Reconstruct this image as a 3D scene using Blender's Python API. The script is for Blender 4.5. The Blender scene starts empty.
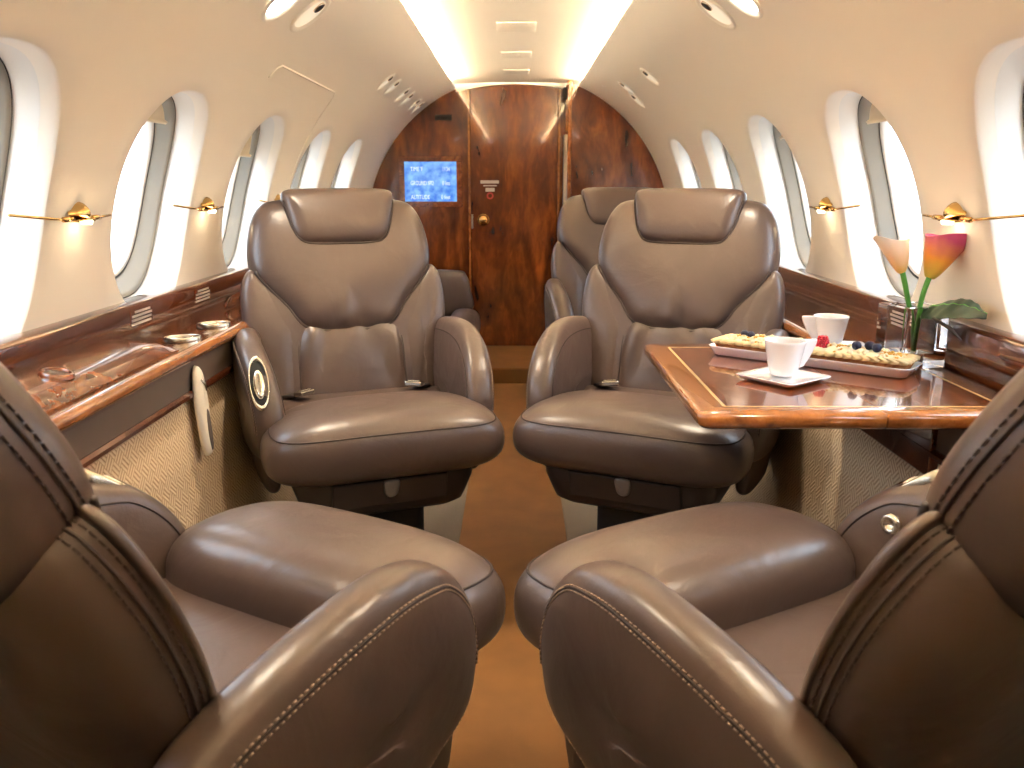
import bpy, bmesh, math, random
from mathutils import Vector, Matrix
PI = math.pi
rnd = random.Random(7)
SC = bpy.context.scene
COL = SC.collection
R, ZC, H = 0.915, 0.795, 1.08          # cabin radius, axis height, eye height
YB, YF = 5.44, -1.35                    # aft bulkhead, wall behind the viewpoint
def rad(d): return d * PI / 180

# ------------------------------------------------------------------ mesh helpers
class MB:
    def __init__(s): s.v = []; s.f = []; s.inner = set()
    def add(s, vs, fs):
        o = len(s.v); s.v += [tuple(v) for v in vs]; s.f += [tuple(i + o for i in f) for f in fs]; return s
    def box(s, c, d, rot=None):
        x, y, z = d[0] / 2, d[1] / 2, d[2] / 2
        vs = [Vector((i * x, j * y, k * z)) for i in (-1, 1) for j in (-1, 1) for k in (-1, 1)]
        if rot: vs = [rot @ v for v in vs]
        return s.add([v + Vector(c) for v in vs], [(0, 1, 3, 2), (4, 6, 7, 5), (0, 4, 5, 1), (2, 3, 7, 6), (0, 2, 6, 4), (1, 5, 7, 3)])
    def tube(s, pts, r, closed=False, n=8, cap=True):
        pts = [Vector(p) for p in pts]; m = len(pts); vs = []
        rr = r if isinstance(r, (list, tuple)) else [r] * m
        up = None
        for i, p in enumerate(pts):
            a = pts[(i - 1) % m] if (closed or i > 0) else p
            b = pts[(i + 1) % m] if (closed or i < m - 1) else p
            t = (b - a)
            t = t.normalized() if t.length > 1e-9 else Vector((0, 0, 1))
            if up is None:
                up = t.orthogonal().normalized()
            else:
                up = (up - t * up.dot(t))
                up = up.normalized() if up.length > 1e-6 else t.orthogonal().normalized()
            w = t.cross(up)
            for k in range(n):
                g = 2 * PI * k / n
                vs.append(p + (up * math.cos(g) + w * math.sin(g)) * rr[i])
        fs = []
        for i in range(m if closed else m - 1):
            j = (i + 1) % m
            for k in range(n):
                l = (k + 1) % n
                fs.append((i * n + k, i * n + l, j * n + l, j * n + k))
        if not closed and cap:
            fs.append(tuple(range(n))[::-1]); fs.append(tuple((m - 1) * n + k for k in range(n)))
        return s.add(vs, fs)
    def lathe(s, prof, c=(0, 0, 0), n=32, rot=None):
        vs = []; fs = []; m = len(prof)
        for (r, z) in prof:
            for k in range(n):
                g = 2 * PI * k / n
                v = Vector((r * math.cos(g), r * math.sin(g), z))
                if rot: v = rot @ v
                vs.append(v + Vector(c))
        for i in range(m - 1):
            for k in range(n):
                l = (k + 1) % n
                fs.append((i * n + k, i * n + l, (i + 1) * n + l, (i + 1) * n + k))
        return s.add(vs, fs)
    def loft(s, rings, closed=True, cap0=False, cap1=False):
        n = len(rings[0]); vs = [p for r in rings for p in r]; fs = []
        for i in range(len(rings) - 1):
            for k in range(n if closed else n - 1):
                l = (k + 1) % n
                fs.append((i * n + k, i * n + l, (i + 1) * n + l, (i + 1) * n + k))
        if cap0: fs.append(tuple(range(n))[::-1])
        if cap1: fs.append(tuple((len(rings) - 1) * n + k for k in range(n)))
        return s.add(vs, fs)
    def build(s, name, mat, parent=None, smooth=True, sub=0, bevel=0, bseg=2, weld=False, recalc=True, solid=0, auto=False):
        me = bpy.data.meshes.new(name)
        me.from_pydata([tuple(v) for v in s.v], [], s.f)
        bm = bmesh.new(); bm.from_mesh(me)
        il = bm.verts.layers.int.new('inner')
        for i, q in enumerate(bm.verts): q[il] = 1 if i in s.inner else 0
        if weld:
            bmesh.ops.remove_doubles(bm, verts=bm.verts, dist=2e-4)
            bmesh.ops.triangulate(bm, faces=[f for f in bm.faces if len(f.verts) > 4])
            iv = [q for q in bm.verts if q[il]]
            for _ in range(7 if iv else 0): bmesh.ops.smooth_vert(bm, verts=iv, factor=.4, use_axis_x=True, use_axis_y=True, use_axis_z=True)
        if recalc: bmesh.ops.recalc_face_normals(bm, faces=bm.faces)
        bm.to_mesh(me); bm.free()
        for p in me.polygons: p.use_smooth = smooth
        o = bpy.data.objects.new(name, me); COL.objects.link(o)
        mats = mat if isinstance(mat, (list, tuple)) else [mat]
        for m in mats: me.materials.append(m)
        if parent: o.parent = parent
        if solid:
            q = o.modifiers.new('s', 'SOLIDIFY'); q.thickness = solid; q.offset = -1
        if bevel:
            b = o.modifiers.new('b', 'BEVEL'); b.width = bevel; b.segments = bseg; b.limit_method = 'ANGLE'; b.angle_limit = rad(40)
        if sub:
            q = o.modifiers.new('u', 'SUBSURF'); q.levels = sub; q.render_levels = sub
        if auto and smooth:
            w = o.modifiers.new('w', 'WEIGHTED_NORMAL') if bevel else None
        return o

def tag(o, label, cat, group=None, kind=None):
    if label: o['label'] = label
    if cat: o['category'] = cat
    if group: o['group'] = group
    if kind: o['kind'] = kind
    return o
def empty(name, loc=(0, 0, 0), rz=0, label=None, cat=None, group=None, kind=None):
    o = bpy.data.objects.new(name, None); COL.objects.link(o)
    o.empty_display_size = 0.05
    o.location = loc; o.rotation_euler = (0, 0, rz)
    return tag(o, label, cat, group, kind)
def struct(o): o['kind'] = 'structure'; return o
def copy_tree(o, parent=None):
    c = o.copy(); COL.objects.link(c)
    if parent: c.parent = parent
    for ch in list(o.children): copy_tree(ch, c)
    return c

def catmull(pts, per=8, closed=True):
    n = len(pts); out = []
    for i in range(n if closed else n - 1):
        g = lambda j: pts[j % n] if closed else pts[max(0, min(n - 1, j))]
        p0, p1, p2, p3 = g(i - 1), g(i), g(i + 1), g(i + 2)
        for k in range(per):
            t = k / per
            out.append(tuple(0.5 * (2 * b + (c - a) * t + (2 * a - 5 * b + 4 * c - d) * t * t + (-a + 3 * b - 3 * c + d) * t ** 3)
                             for a, b, c, d in zip(p0, p1, p2, p3)))
    if not closed: out.append(tuple(pts[-1]))
    return out
def resample(pts, step, closed=False):
    P = [Vector(p) for p in pts]
    if closed: P = P + [P[0]]
    L = [0]
    for a, b in zip(P, P[1:]): L.append(L[-1] + (b - a).length)
    n = max(2, int(round(L[-1] / step))); out = []; j = 0
    for k in range(n + 1):
        t = L[-1] * k / n
        while j < len(L) - 2 and L[j + 1] < t: j += 1
        seg = L[j + 1] - L[j]
        out.append(P[j].lerp(P[j + 1], 0 if seg < 1e-9 else (t - L[j]) / seg))
    return out
def near_on(skel, p):
    best = None
    if len(skel) == 1: return skel[0]
    for a, b in zip(skel, skel[1:]):
        ax, ay = a; bx, by = b; dx, dy = bx - ax, by - ay; l = dx * dx + dy * dy
        t = 0 if l < 1e-12 else max(0, min(1, ((p[0] - ax) * dx + (p[1] - ay) * dy) / l))
        q = (ax + dx * t, ay + dy * t); d = (q[0] - p[0]) ** 2 + (q[1] - p[1]) ** 2
        if best is None or d < best[0]: best = (d, q)
    return best[1]
def pillow(mb, outline, skel, tf, tb, mp, n=9, p=2.6, wob=None):
    """puffy closed panel: outline in (u, v), front/back thickness, mp maps (u, v, w) to space"""
    N = len(outline); tgt = [near_on(skel, q) for q in outline]
    def ring(d, t, front):
        h = (1 - (1 - d) ** p) ** (1 / p) if d < 1 else 1
        out = []
        for q, k in zip(outline, tgt):
            u, v = q[0] + (k[0] - q[0]) * d, q[1] + (k[1] - q[1]) * d
            w = t * h
            if wob and front: w += wob(u, v, d) * min(1, d * 4)
            out.append(Vector(mp(u, v, w)))
        return out
    ds = [(k / n) ** 1.9 for k in range(n + 1)]
    rings = [ring(d, -tb, False) for d in reversed(ds)] + [ring(d, tf, True) for d in ds[1:]]
    o = len(mb.v)
    mb.loft(rings, True, True, True)
    for i, d in enumerate([d for d in reversed(ds)] + ds[1:]):
        if d > .38: mb.inner.update(range(o + i * N, o + (i + 1) * N))
    return lambda d, t, lift=0.0: ring(d, (t + math.copysign(lift, t)), False)
def dashes(mb, pts, r, dash, gap, n=5):
    P = resample(pts, 0.0025); L = int(dash / 0.0025); G = int(gap / 0.0025); i = 0
    while i + L < len(P):
        mb.tube(P[i:i + L + 1:max(1, L // 2)], r, n=n); i += L + G

# ------------------------------------------------------------------ materials
def lin(c):
    def f(x):
        x /= 255
        return x / 12.92 if x <= 0.04045 else ((x + 0.055) / 1.055) ** 2.4
    return tuple(f(x) for x in c) + (1,)
def newmat(name):
    m = bpy.data.materials.new(name); m.use_nodes = True
    nt = m.node_tree; b = nt.nodes['Principled BSDF']
    return m, nt, b
def mat(name, col, rough=0.5, metal=0, spec=0.5, coat=0, bump=0, bscale=200, emit=None, estr=0, var=0, vscale=8, trans=0, ior=1.45, sub=0):
    m, nt, b = newmat(name)
    c = lin(col)
    b.inputs['Base Color'].default_value = c
    b.inputs['Roughness'].default_value = rough
    b.inputs['Metallic'].default_value = metal
    b.inputs['Specular IOR Level'].default_value = spec
    b.inputs['Coat Weight'].default_value = coat
    b.inputs['Coat Roughness'].default_value = 0.04
    b.inputs['Transmission Weight'].default_value = trans
    b.inputs['IOR'].default_value = ior
    if sub:
        b.inputs['Subsurface Weight'].default_value = sub; b.inputs['Subsurface Radius'].default_value = (.01, .006, .004)
    if emit:
        b.inputs['Emission Color'].default_value = lin(emit); b.inputs['Emission Strength'].default_value = estr
    tc = nt.nodes.new('ShaderNodeTexCoord')
    if bump:
        n = nt.nodes.new('ShaderNodeTexNoise'); n.inputs['Scale'].default_value = bscale; n.inputs['Detail'].default_value = 3
        bp = nt.nodes.new('ShaderNodeBump'); bp.inputs['Strength'].default_value = bump; bp.inputs['Distance'].default_value = 0.002
        nt.links.new(tc.outputs['Object'], n.inputs['Vector']); nt.links.new(n.outputs['Fac'], bp.inputs['Height'])
        nt.links.new(bp.outputs['Normal'], b.inputs['Normal'])
    if var:
        n = nt.nodes.new('ShaderNodeTexNoise'); n.inputs['Scale'].default_value = vscale; n.inputs['Detail'].default_value = 4
        cr = nt.nodes.new('ShaderNodeValToRGB')
        cr.color_ramp.elements[0].position = 0.3; cr.color_ramp.elements[1].position = 0.7
        cr.color_ramp.elements[0].color = tuple(x * (1 - var) for x in c[:3]) + (1,)
        cr.color_ramp.elements[1].color = tuple(min(1, x * (1 + var)) for x in c[:3]) + (1,)
        nt.links.new(tc.outputs['Object'], n.inputs['Vector']); nt.links.new(n.outputs['Fac'], cr.inputs['Fac'])
        nt.links.new(cr.outputs['Color'], b.inputs['Base Color'])
    return m
def leather(name, col, rough=0.36):
    m, nt, b = newmat(name); L = nt.links.new
    tc = nt.nodes.new('ShaderNodeTexCoord')
    n1 = nt.nodes.new('ShaderNodeTexNoise'); n1.inputs['Scale'].default_value = 5; n1.inputs['Detail'].default_value = 5
    cr = nt.nodes.new('ShaderNodeValToRGB'); c = lin(col)
    cr.color_ramp.elements[0].position = .3; cr.color_ramp.elements[1].position = .75
    cr.color_ramp.elements[0].color = tuple(x * .88 for x in c[:3]) + (1,)
    cr.color_ramp.elements[1].color = tuple(x * 1.1 for x in c[:3]) + (1,)
    L(tc.outputs['Object'], n1.inputs['Vector']); L(n1.outputs['Fac'], cr.inputs['Fac']); L(cr.outputs['Color'], b.inputs['Base Color'])
    v = nt.nodes.new('ShaderNodeTexVoronoi'); v.inputs['Scale'].default_value = 420
    n2 = nt.nodes.new('ShaderNodeTexNoise'); n2.inputs['Scale'].default_value = 9; n2.inputs['Detail'].default_value = 3; n2.inputs['Distortion'].default_value = 1.2
    L(tc.outputs['Object'], v.inputs['Vector']); L(tc.outputs['Object'], n2.inputs['Vector'])
    b1 = nt.nodes.new('ShaderNodeBump'); b1.inputs['Strength'].default_value = .10; b1.inputs['Distance'].default_value = .0006
    b2 = nt.nodes.new('ShaderNodeBump'); b2.inputs['Strength'].default_value = .35; b2.inputs['Distance'].default_value = .006
    L(v.outputs['Distance'], b1.inputs['Height']); L(n2.outputs['Fac'], b2.inputs['Height'])
    L(b2.outputs['Normal'], b1.inputs['Normal']); L(b1.outputs['Normal'], b.inputs['Normal'])
    b.inputs['Roughness'].default_value = rough; b.inputs['Specular IOR Level'].default_value = .5
    return m
def wood(name, dark, mid, light, scale=(3, 3, 1), dist=2.2, rough=.22, coat=1.0, coord='Object'):
    m, nt, b = newmat(name); L = nt.links.new
    tc = nt.nodes.new('ShaderNodeTexCoord'); mp = nt.nodes.new('ShaderNodeMapping')
    mp.inputs['Scale'].default_value = scale
    n = nt.nodes.new('ShaderNodeTexNoise'); n.inputs['Scale'].default_value = 2.2; n.inputs['Detail'].default_value = 8; n.inputs['Distortion'].default_value = dist
    n2 = nt.nodes.new('ShaderNodeTexNoise'); n2.inputs['Scale'].default_value = 14; n2.inputs['Detail'].default_value = 5; n2.inputs['Distortion'].default_value = .6
    mx = nt.nodes.new('ShaderNodeMath'); mx.operation = 'MULTIPLY_ADD'; mx.inputs[1].default_value = .35
    ad = nt.nodes.new('ShaderNodeMath'); ad.operation = 'MULTIPLY_ADD'; ad.inputs[1].default_value = .75; ad.inputs[2].default_value = -.05
    cr = nt.nodes.new('ShaderNodeValToRGB'); e = cr.color_ramp.elements
    e[0].position = .28; e[0].color = lin(dark); e[1].position = .72; e[1].color = lin(light)
    x = e.new(.5); x.color = lin(mid)
    L(tc.outputs[coord], mp.inputs['Vector']); L(mp.outputs['Vector'], n.inputs['Vector']); L(mp.outputs['Vector'], n2.inputs['Vector'])
    L(n.outputs['Fac'], ad.inputs[0]); L(n2.outputs['Fac'], mx.inputs[0]); L(ad.outputs[0], mx.inputs[2])
    L(mx.outputs[0], cr.inputs['Fac']); L(cr.outputs['Color'], b.inputs['Base Color'])
    b.inputs['Roughness'].default_value = rough; b.inputs['Coat Weight'].default_value = coat; b.inputs['Coat Roughness'].default_value = .03
    return m
def weave(name, c1, c2, scale):
    """interlocking woven lattice: short bars in two directions, swapped in a checker"""
    m, nt, b = newmat(name); L = nt.links.new
    tc = nt.nodes.new('ShaderNodeTexCoord'); mp = nt.nodes.new('ShaderNodeMapping')
    mp.inputs['Rotation'].default_value = (rad(45), 0, 0)
    sp = nt.nodes.new('ShaderNodeSeparateXYZ')
    L(tc.outputs['Object'], mp.inputs['Vector']); L(mp.outputs['Vector'], sp.inputs[0])
    def M(op, a, b_=None, c=None):
        q = nt.nodes.new('ShaderNodeMath'); q.operation = op
        for i, x in enumerate((a, b_, c)):
            if x is None: continue
            if isinstance(x, (int, float)): q.inputs[i].default_value = x
            else: L(x, q.inputs[i])
        return q.outputs[0]
    y = M('MULTIPLY', sp.outputs['Y'], scale); z = M('MULTIPLY', sp.outputs['Z'], scale)
    chk = M('MODULO', M('ADD', M('FLOOR', y), M('FLOOR', z)), 2); chk = M('ABSOLUTE', chk)
    sy = M('PINGPONG', M('MULTIPLY', y, 3), .5); sz = M('PINGPONG', M('MULTIPLY', z, 3), .5)
    st = M('ADD', M('MULTIPLY', chk, sy), M('MULTIPLY', M('SUBTRACT', 1, chk), sz))
    g = M('SMOOTH_MIN', M('MULTIPLY', st, 2.2), 1, .3)
    nz = nt.nodes.new('ShaderNodeTexNoise'); nz.inputs['Scale'].default_value = 260; nz.inputs['Detail'].default_value = 2
    L(tc.outputs['Object'], nz.inputs['Vector'])
    g2 = M('ADD', g, M('MULTIPLY', M('SUBTRACT', nz.outputs['Fac'], .5), .5))
    cr = nt.nodes.new('ShaderNodeValToRGB')
    cr.color_ramp.elements[0].position = .15; cr.color_ramp.elements[0].color = lin(c2)
    cr.color_ramp.elements[1].position = .6; cr.color_ramp.elements[1].color = lin(c1)
    L(g2, cr.inputs['Fac']); L(cr.outputs['Color'], b.inputs['Base Color'])
    bp = nt.nodes.new('ShaderNodeBump'); bp.inputs['Strength'].default_value = .5; bp.inputs['Distance'].default_value = .003
    L(g2, bp.inputs['Height']); L(bp.outputs['Normal'], b.inputs['Normal'])
    b.inputs['Roughness'].default_value = .85
    return m

M = {}
M['leather'] = leather('taupe_leather', (82, 67, 60), .34)
M['leather_shaded'] = leather('shaded_taupe_leather', (70, 53, 45), .42)  # darker copy of the seat leather, shade under the arm flap put into its colour
M['seam_crease_shade'] = mat('dark_seam_crease_shade', (52, 38, 31), .55)  # seam colour, also used as painted shade in the panel creases
M['stitch'] = mat('stitch_thread', (150, 128, 112), .7)
M['stitch_dark'] = mat('dark_stitch_thread', (58, 42, 34), .7)
M['plinth'] = mat('black_brown_plinth', (44, 35, 31), .5, bump=.1, bscale=300)
M['tab'] = mat('grey_tab', (122, 116, 112), .35, metal=.3)
M['chrome'] = mat('chrome', (225, 220, 208), .13, metal=1)
M['nickel'] = mat('satin_nickel', (205, 198, 180), .25, metal=1)
M['brass'] = mat('polished_brass', (214, 176, 112), .16, metal=1)
M['belt'] = mat('belt_webbing', (38, 30, 28), .7, bump=.3, bscale=500)
M['wall'] = mat('cream_headliner', (248, 241, 228), .62, bump=.06, bscale=350)
M['liner'] = mat('window_liner_plastic', (236, 233, 226), .42)
M['rim'] = mat('window_rim_grey', (150, 146, 136), .4)
M['gasket'] = mat('dark_gasket', (50, 50, 54), .5)
M['shade'] = mat('window_shade', (226, 210, 180), .55)
M['ceil'] = mat('ceiling_panel', (250, 244, 230), .5)
M['cove'] = mat('cove_lamp', (255, 240, 214), .5, emit=(255, 228, 190), estr=150)
M['walnut'] = wood('walnut_veneer', (60, 25, 9), (98, 48, 18), (142, 78, 32), (2.2, 2.2, .8), 2.0)
M['walnut_dark'] = wood('dark_walnut', (46, 18, 8), (88, 42, 18), (122, 66, 28), (4, 1.2, 4), 1.5)
M['burl'] = wood('burl_walnut', (76, 34, 15), (118, 60, 28), (154, 90, 46), (5, 2.5, 5), 3.2, rough=.16)
M['rail'] = wood('rail_mahogany', (52, 21, 9), (86, 40, 18), (116, 62, 28), (6, 1, 6), 1.4)
M['edge'] = wood('honey_wood_edge', (112, 62, 24), (150, 90, 40), (178, 116, 58), (6, 1.5, 6), 1.2, rough=.2)
M['inlay'] = mat('pale_inlay', (226, 196, 140), .25, coat=1)
M['band'] = mat('dark_leather_band', (92, 80, 72), .48, bump=.15, bscale=400)
M['weave'] = weave('woven_wall_carpet', (206, 182, 150), (150, 122, 92), 34)
M['floor'] = mat('grey_beige_carpet', (112, 102, 88), .95, bump=.9, bscale=420, var=.3, vscale=260)
M['runner'] = mat('brown_aisle_carpet', (112, 74, 30), .8, bump=.35, bscale=500, var=.12, vscale=9)
M['porcelain'] = mat('white_porcelain', (244, 243, 245), .12, coat=.6)
M['black'] = mat('black_recess', (14, 12, 11), .7)
M['vent'] = mat('dark_vent', (44, 30, 22), .6)
M['placard'] = mat('placard_silver', (190, 180, 172), .5)
M['placard_dark'] = mat('placard_lines', (110, 92, 84), .6)
M['red'] = mat('red_ring', (165, 44, 36), .45)
M['cream_trim'] = mat('cream_jamb', (232, 220, 200), .5)
M['lamp_dish'] = mat('lamp_dish', (255, 250, 238), .45)
M['dish_glow'] = mat('glowing_dish', (250, 240, 220), .45, emit=(255, 240, 214), estr=.22)  # faint glow put into the nozzle dishes so they stand out from the wall
M['lamp_lit'] = mat('lit_lens', (255, 250, 240), .4, emit=(255, 236, 205), estr=5)
M['lamp_on'] = mat('bright_lens', (255, 252, 246), .4, emit=(255, 246, 230), estr=14)
def glass_mat(name, tint, refl=.08):
    m, nt, b = newmat(name); nt.nodes.remove(b); L = nt.links.new
    out = nt.nodes['Material Output']
    t = nt.nodes.new('ShaderNodeBsdfTransparent'); t.inputs[0].default_value = tint
    g = nt.nodes.new('ShaderNodeBsdfGlossy'); g.inputs['Roughness'].default_value = .02
    x = nt.nodes.new('ShaderNodeMixShader'); x.inputs[0].default_value = refl
    L(t.outputs[0], x.inputs[1]); L(g.outputs[0], x.inputs[2]); L(x.outputs[0], out.inputs['Surface'])
    return m
M['pane'] = glass_mat('acrylic_pane', (.97, .98, 1, 1))
M['vase'] = mat('clear_crystal', (250, 252, 252), .0, trans=1, ior=1.22)
def emitmat(name, col, s):
    m, nt, b = newmat(name)
    b.inputs['Base Color'].default_value = (0, 0, 0, 1); b.inputs['Emission Color'].default_value = lin(col); b.inputs['Emission Strength'].default_value = s
    b.inputs['Roughness'].default_value = .2
    return m
def screen_mat():
    m, nt, b = newmat('blue_display'); L = nt.links.new
    tc = nt.nodes.new('ShaderNodeTexCoord'); n = nt.nodes.new('ShaderNodeTexNoise'); n.inputs['Scale'].default_value = 22; n.inputs['Detail'].default_value = 6
    cr = nt.nodes.new('ShaderNodeValToRGB'); e = cr.color_ramp.elements
    e[0].position = .35; e[0].color = lin((58, 120, 220)); e[1].position = .68; e[1].color = lin((140, 196, 246))
    L(tc.outputs['Object'], n.inputs['Vector']); L(n.outputs['Fac'], cr.inputs['Fac']); L(cr.outputs['Color'], b.inputs['Emission Color'])
    b.inputs['Base Color'].default_value = (.01, .01, .02, 1); b.inputs['Emission Strength'].default_value = .5; b.inputs['Roughness'].default_value = .2
    return m
M['screen'] = screen_mat()
M['screen_text'] = emitmat('display_text', (235, 246, 255), .55)

# ------------------------------------------------------------------ cabin shell
def wp(a, y, r=R):                     # point on the cabin circle, side +1 = right; a in degrees
    return (r * math.cos(rad(a)), y, ZC + r * math.sin(rad(a)))
WIN_Y = [0.68, 1.43, 2.18, 2.93, 3.68, 4.43]
A_LO, A_HI, A_C = -9.0, 66.5, 15.6
def oval(hy, hs, n=48, e=2.35):
    out = []
    for k in range(n):
        g = 2 * PI * k / n
        c, s_ = math.cos(g), math.sin(g)
        out.append((math.copysign(abs(c) ** (2 / e), c) * hy, math.copysign(abs(s_) ** (2 / e), s_) * hs))
    return out
def surf(dy, ds, yc, side, depth=0):   # window-local (dy, arc) -> space; depth pushes outward
    a = A_C + math.degrees(ds / R)
    ac = rad(A_C)
    x, y, z = wp(a, yc + dy)
    return (side * (x + depth * math.cos(ac)), y, z + depth * math.sin(ac))
sLO, sHI = rad(A_LO - A_C) * R, rad(A_HI - A_C) * R
NW = 64
def wall_side(side, name):
    mb = MB()
    for yc in WIN_Y:
        ov = oval(.235, .285, NW)
        # square ring around the oval: project each oval angle onto a rectangle |dy|<=.375, |ds|<=.375
        sq = []
        hw = .375
        for k in range(NW):
            g = 2 * PI * k / NW
            c, s_ = math.cos(g), math.sin(g); q = max(abs(c), abs(s_))
            sq.append((c / q * hw, s_ / q * hw))
        rings = [[surf(a[0] + (b[0] - a[0]) * t, a[1] + (b[1] - a[1]) * t, yc, side) for a, b in zip(sq, ov)] for t in (0, .35, .7, 1)]
        # rounded lip running into the recess
        for f, d in ((.992, .002), (.98, .008), (.965, .018), (.95, .032)):
            rings.append([surf(p[0] * f, p[1] * f, yc, side, d) for p in ov])
        mb.loft(rings, True)
        # strips above and below the cell
        for s0, s1 in ((sLO, -hw), (hw, sHI)):
            n = 12; m = 17 if s0 > 0 else 4
            ys = [(-hw + 2 * hw * i / 16) for i in range(17)]
            rows = [[surf(dy, s0 + (s1 - s0) * j / m, yc, side) for dy in ys] for j in range(m + 1)]
            mb.loft(rows, False)
    y1 = WIN_Y[-1] + .375
    rows = [[surf(0, sLO + (sHI - sLO) * j / 40, yy, side) for yy in (y1, y1 + .2, y1 + .4, YB + .2)] for j in range(41)]
    mb.loft(rows, False)
    y0 = WIN_Y[0] - .375
    rows = [[surf(0, sLO + (sHI - sLO) * j / 40, yy, side) for yy in (YF, YF / 2, y0)] for j in range(41)]
    mb.loft(rows, False)
    # turned edge of the headliner beside the cove
    e = []
    for (dx, dz) in ((0, 0), (-.005, .001), (-.006, .006), (0, .009), (.012, .004), (.10, -.004)):
        x, _, z = wp(A_HI, 0)
        e.append((side * (x + dx), z + dz))
    mb.loft([[(x, y, z) for y in [YF + (YB + .2 - YF) * i / 10 for i in range(11)]] for x, z in e], False)
    o = mb.build(name, M['wall'], weld=True)
    return struct(o)
wall_side(-1, 'wall_left'); wall_side(1, 'wall_right')

# windows: liner > rim, pane, shade
wi = 0
for side in (-1, 1):
    for yc in WIN_Y:
        wi += 1
        mb = MB(); ov = oval(.235, .285, NW)
        prof = [(.951, .030), (.935, .052), (.925, .070), (.915, .082)]
        mb.loft([[surf(p[0] * f, p[1] * f, yc, side, d) for p in ov] for f, d in prof], True)
        w = struct(mb.build('window_%d' % wi, M['liner']))
        mb = MB(); o2 = oval(.216, .262, NW)
        prof = [(1.005, .082), (.99, .074), (.97, .073), (.95, .080), (.91, .096), (.87, .112)]
        mb.loft([[surf(p[0] * f, p[1] * f, yc, side, d) for p in o2] for f, d in prof], True)
        mb.build('rim', M['rim'], w)
        mb = MB(); rg = [surf(p[0] * .868, p[1] * .868, yc, side, .114) for p in o2]
        mb.tube(rg, .0045, closed=True, n=8); mb.tube([surf(p[0] * 1.004, p[1] * 1.004, yc, side, .077) for p in o2], .0028, closed=True, n=6); mb.build('gasket', M['gasket'], w)
        mb = MB()
        prof = [(.868, .114), (.85, .110), (.82, .114), (.80, .13)]
        mb.loft([[surf(p[0] * f, p[1] * f, yc, side, d) for p in o2] for f, d in prof], True)
        mb.build('inner_rim', M['liner'], w)
        mb = MB(); rg = [surf(p[0] * .81, p[1] * .81, yc, side, .13) for p in o2]
        mb.add(rg, [tuple(range(NW))]); mb.build('pane', M['pane'], w, smooth=False)
        # partly raised shade, only its lower edge shows in the top of the rim
        drop = .115 if (side < 0 and abs(yc - 2.93) < .01) else .052
        mb = MB(); n = 20
        top = [p for p in o2]
        hs = .262; cut = hs * .93 - drop
        pts = []
        for k in range(n + 1):
            g = math.asin(min(1, cut / (hs * .93)))
            t = g + (PI - 2 * g) * k / n
            pts.append((math.cos(t) * .216 * .95, math.sin(t) * hs * .93))
        outer = [surf(a, b, yc, side, .088) for a, b in pts]
        low = [surf(pts[0][0] + (pts[-1][0] - pts[0][0]) * k / n, cut, yc, side, .088) for k in range(n + 1)]
        lip = [surf(pts[0][0] + (pts[-1][0] - pts[0][0]) * k / n, cut - .004, yc, side, .078) for k in range(n + 1)]
        lip2 = [surf(pts[0][0] + (pts[-1][0] - pts[0][0]) * k / n, cut - .012, yc, side, .080) for k in range(n + 1)]
        lip3 = [surf(pts[0][0] + (pts[-1][0] - pts[0][0]) * k / n, cut - .012, yc, side, .094) for k in range(n + 1)]
        mb.loft([outer, low, lip, lip2, lip3], False)
        mb.build('shade', M['shade'], w)

# ceiling strip with arched section and its access plates
mb = MB(); nx = 24
def ceil_z(x): return 1.674 - .06 * x * x
rows = []
for i in range(nx + 1):
    x = -.47 + .94 * i / nx
    rows.append([(x, YF + (YB + .2 - YF) * j / 30, ceil_z(x)) for j in range(31)])
mb.loft(rows, False)
struct(mb.build('ceiling', M['ceil']))
for k, (y, hw, hy) in enumerate([(2.62, .085, .13), (3.55, .075, .10), (4.28, .07, .09), (4.9, .07, .085)]):
    mb = MB()
    for grow, dz in ((0, .003),):
        a = [(-hw + 2 * hw * i / 6) for i in range(7)]
        mb.loft([[(x, y - hy, ceil_z(x) - dz) for x in a], [(x, y + hy, ceil_z(x) - dz) for x in a]], False)
    o = mb.build('trim_%d' % (k + 1), M['ceil'], solid=.003, bevel=.001); struct(o)
# cove lamps hidden behind the headliner edge
for side in (-1, 1):
    mb = MB()
    pr = [(.405, 1.638), (.405, 1.648), (.420, 1.648), (.420, 1.638)]
    mb.loft([[(side * x, y, z) for x, z in pr] for y in (-1.0, YB - .25)], True, True, True)
    tag(mb.build('cove_lamp', M['cove'], smooth=False),
        'warm strip lamp tucked behind the %s edge of the ceiling panel' % ('left' if side < 0 else 'right'), 'lamp', 'cove strip lamps')

# aft bulkhead: left veneered wall, door, right partition
def half_disc(x0, x1, y, r=R + .004, zlo=0.0, top=None, n=40):
    pts = []
    zs = lambda x: ZC + math.sqrt(max(0, r * r - x * x))
    for i in range(n + 1):
        x = x0 + (x1 - x0) * i / n
        z = zs(x)
        if top: z = min(z, top(x))
        pts.append((x, z))
    pts.append((x1, zlo)); pts.append((x0, zlo))
    return pts
def slab(name, pts, y0, y1, m, parent=None, bevel=0):
    mb = MB(); n = len(pts)
    mb.add([(x, y0, z) for x, z in pts] + [(x, y1, z) for x, z in pts],
           [tuple(range(n)), tuple(range(n, 2 * n))[::-1]] + [(i, (i + 1) % n, n + (i + 1) % n, n + i) for i in range(n)])
    return mb.build(name, m, parent, smooth=False, bevel=bevel)
ctop = lambda x: ceil_z(x) - .001
struct(slab('wall_aft', half_disc(-.914, .914, YB, top=lambda x: ctop(x) if abs(x) < .42 else 9), YB, YB + .06, M['walnut']))
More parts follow.
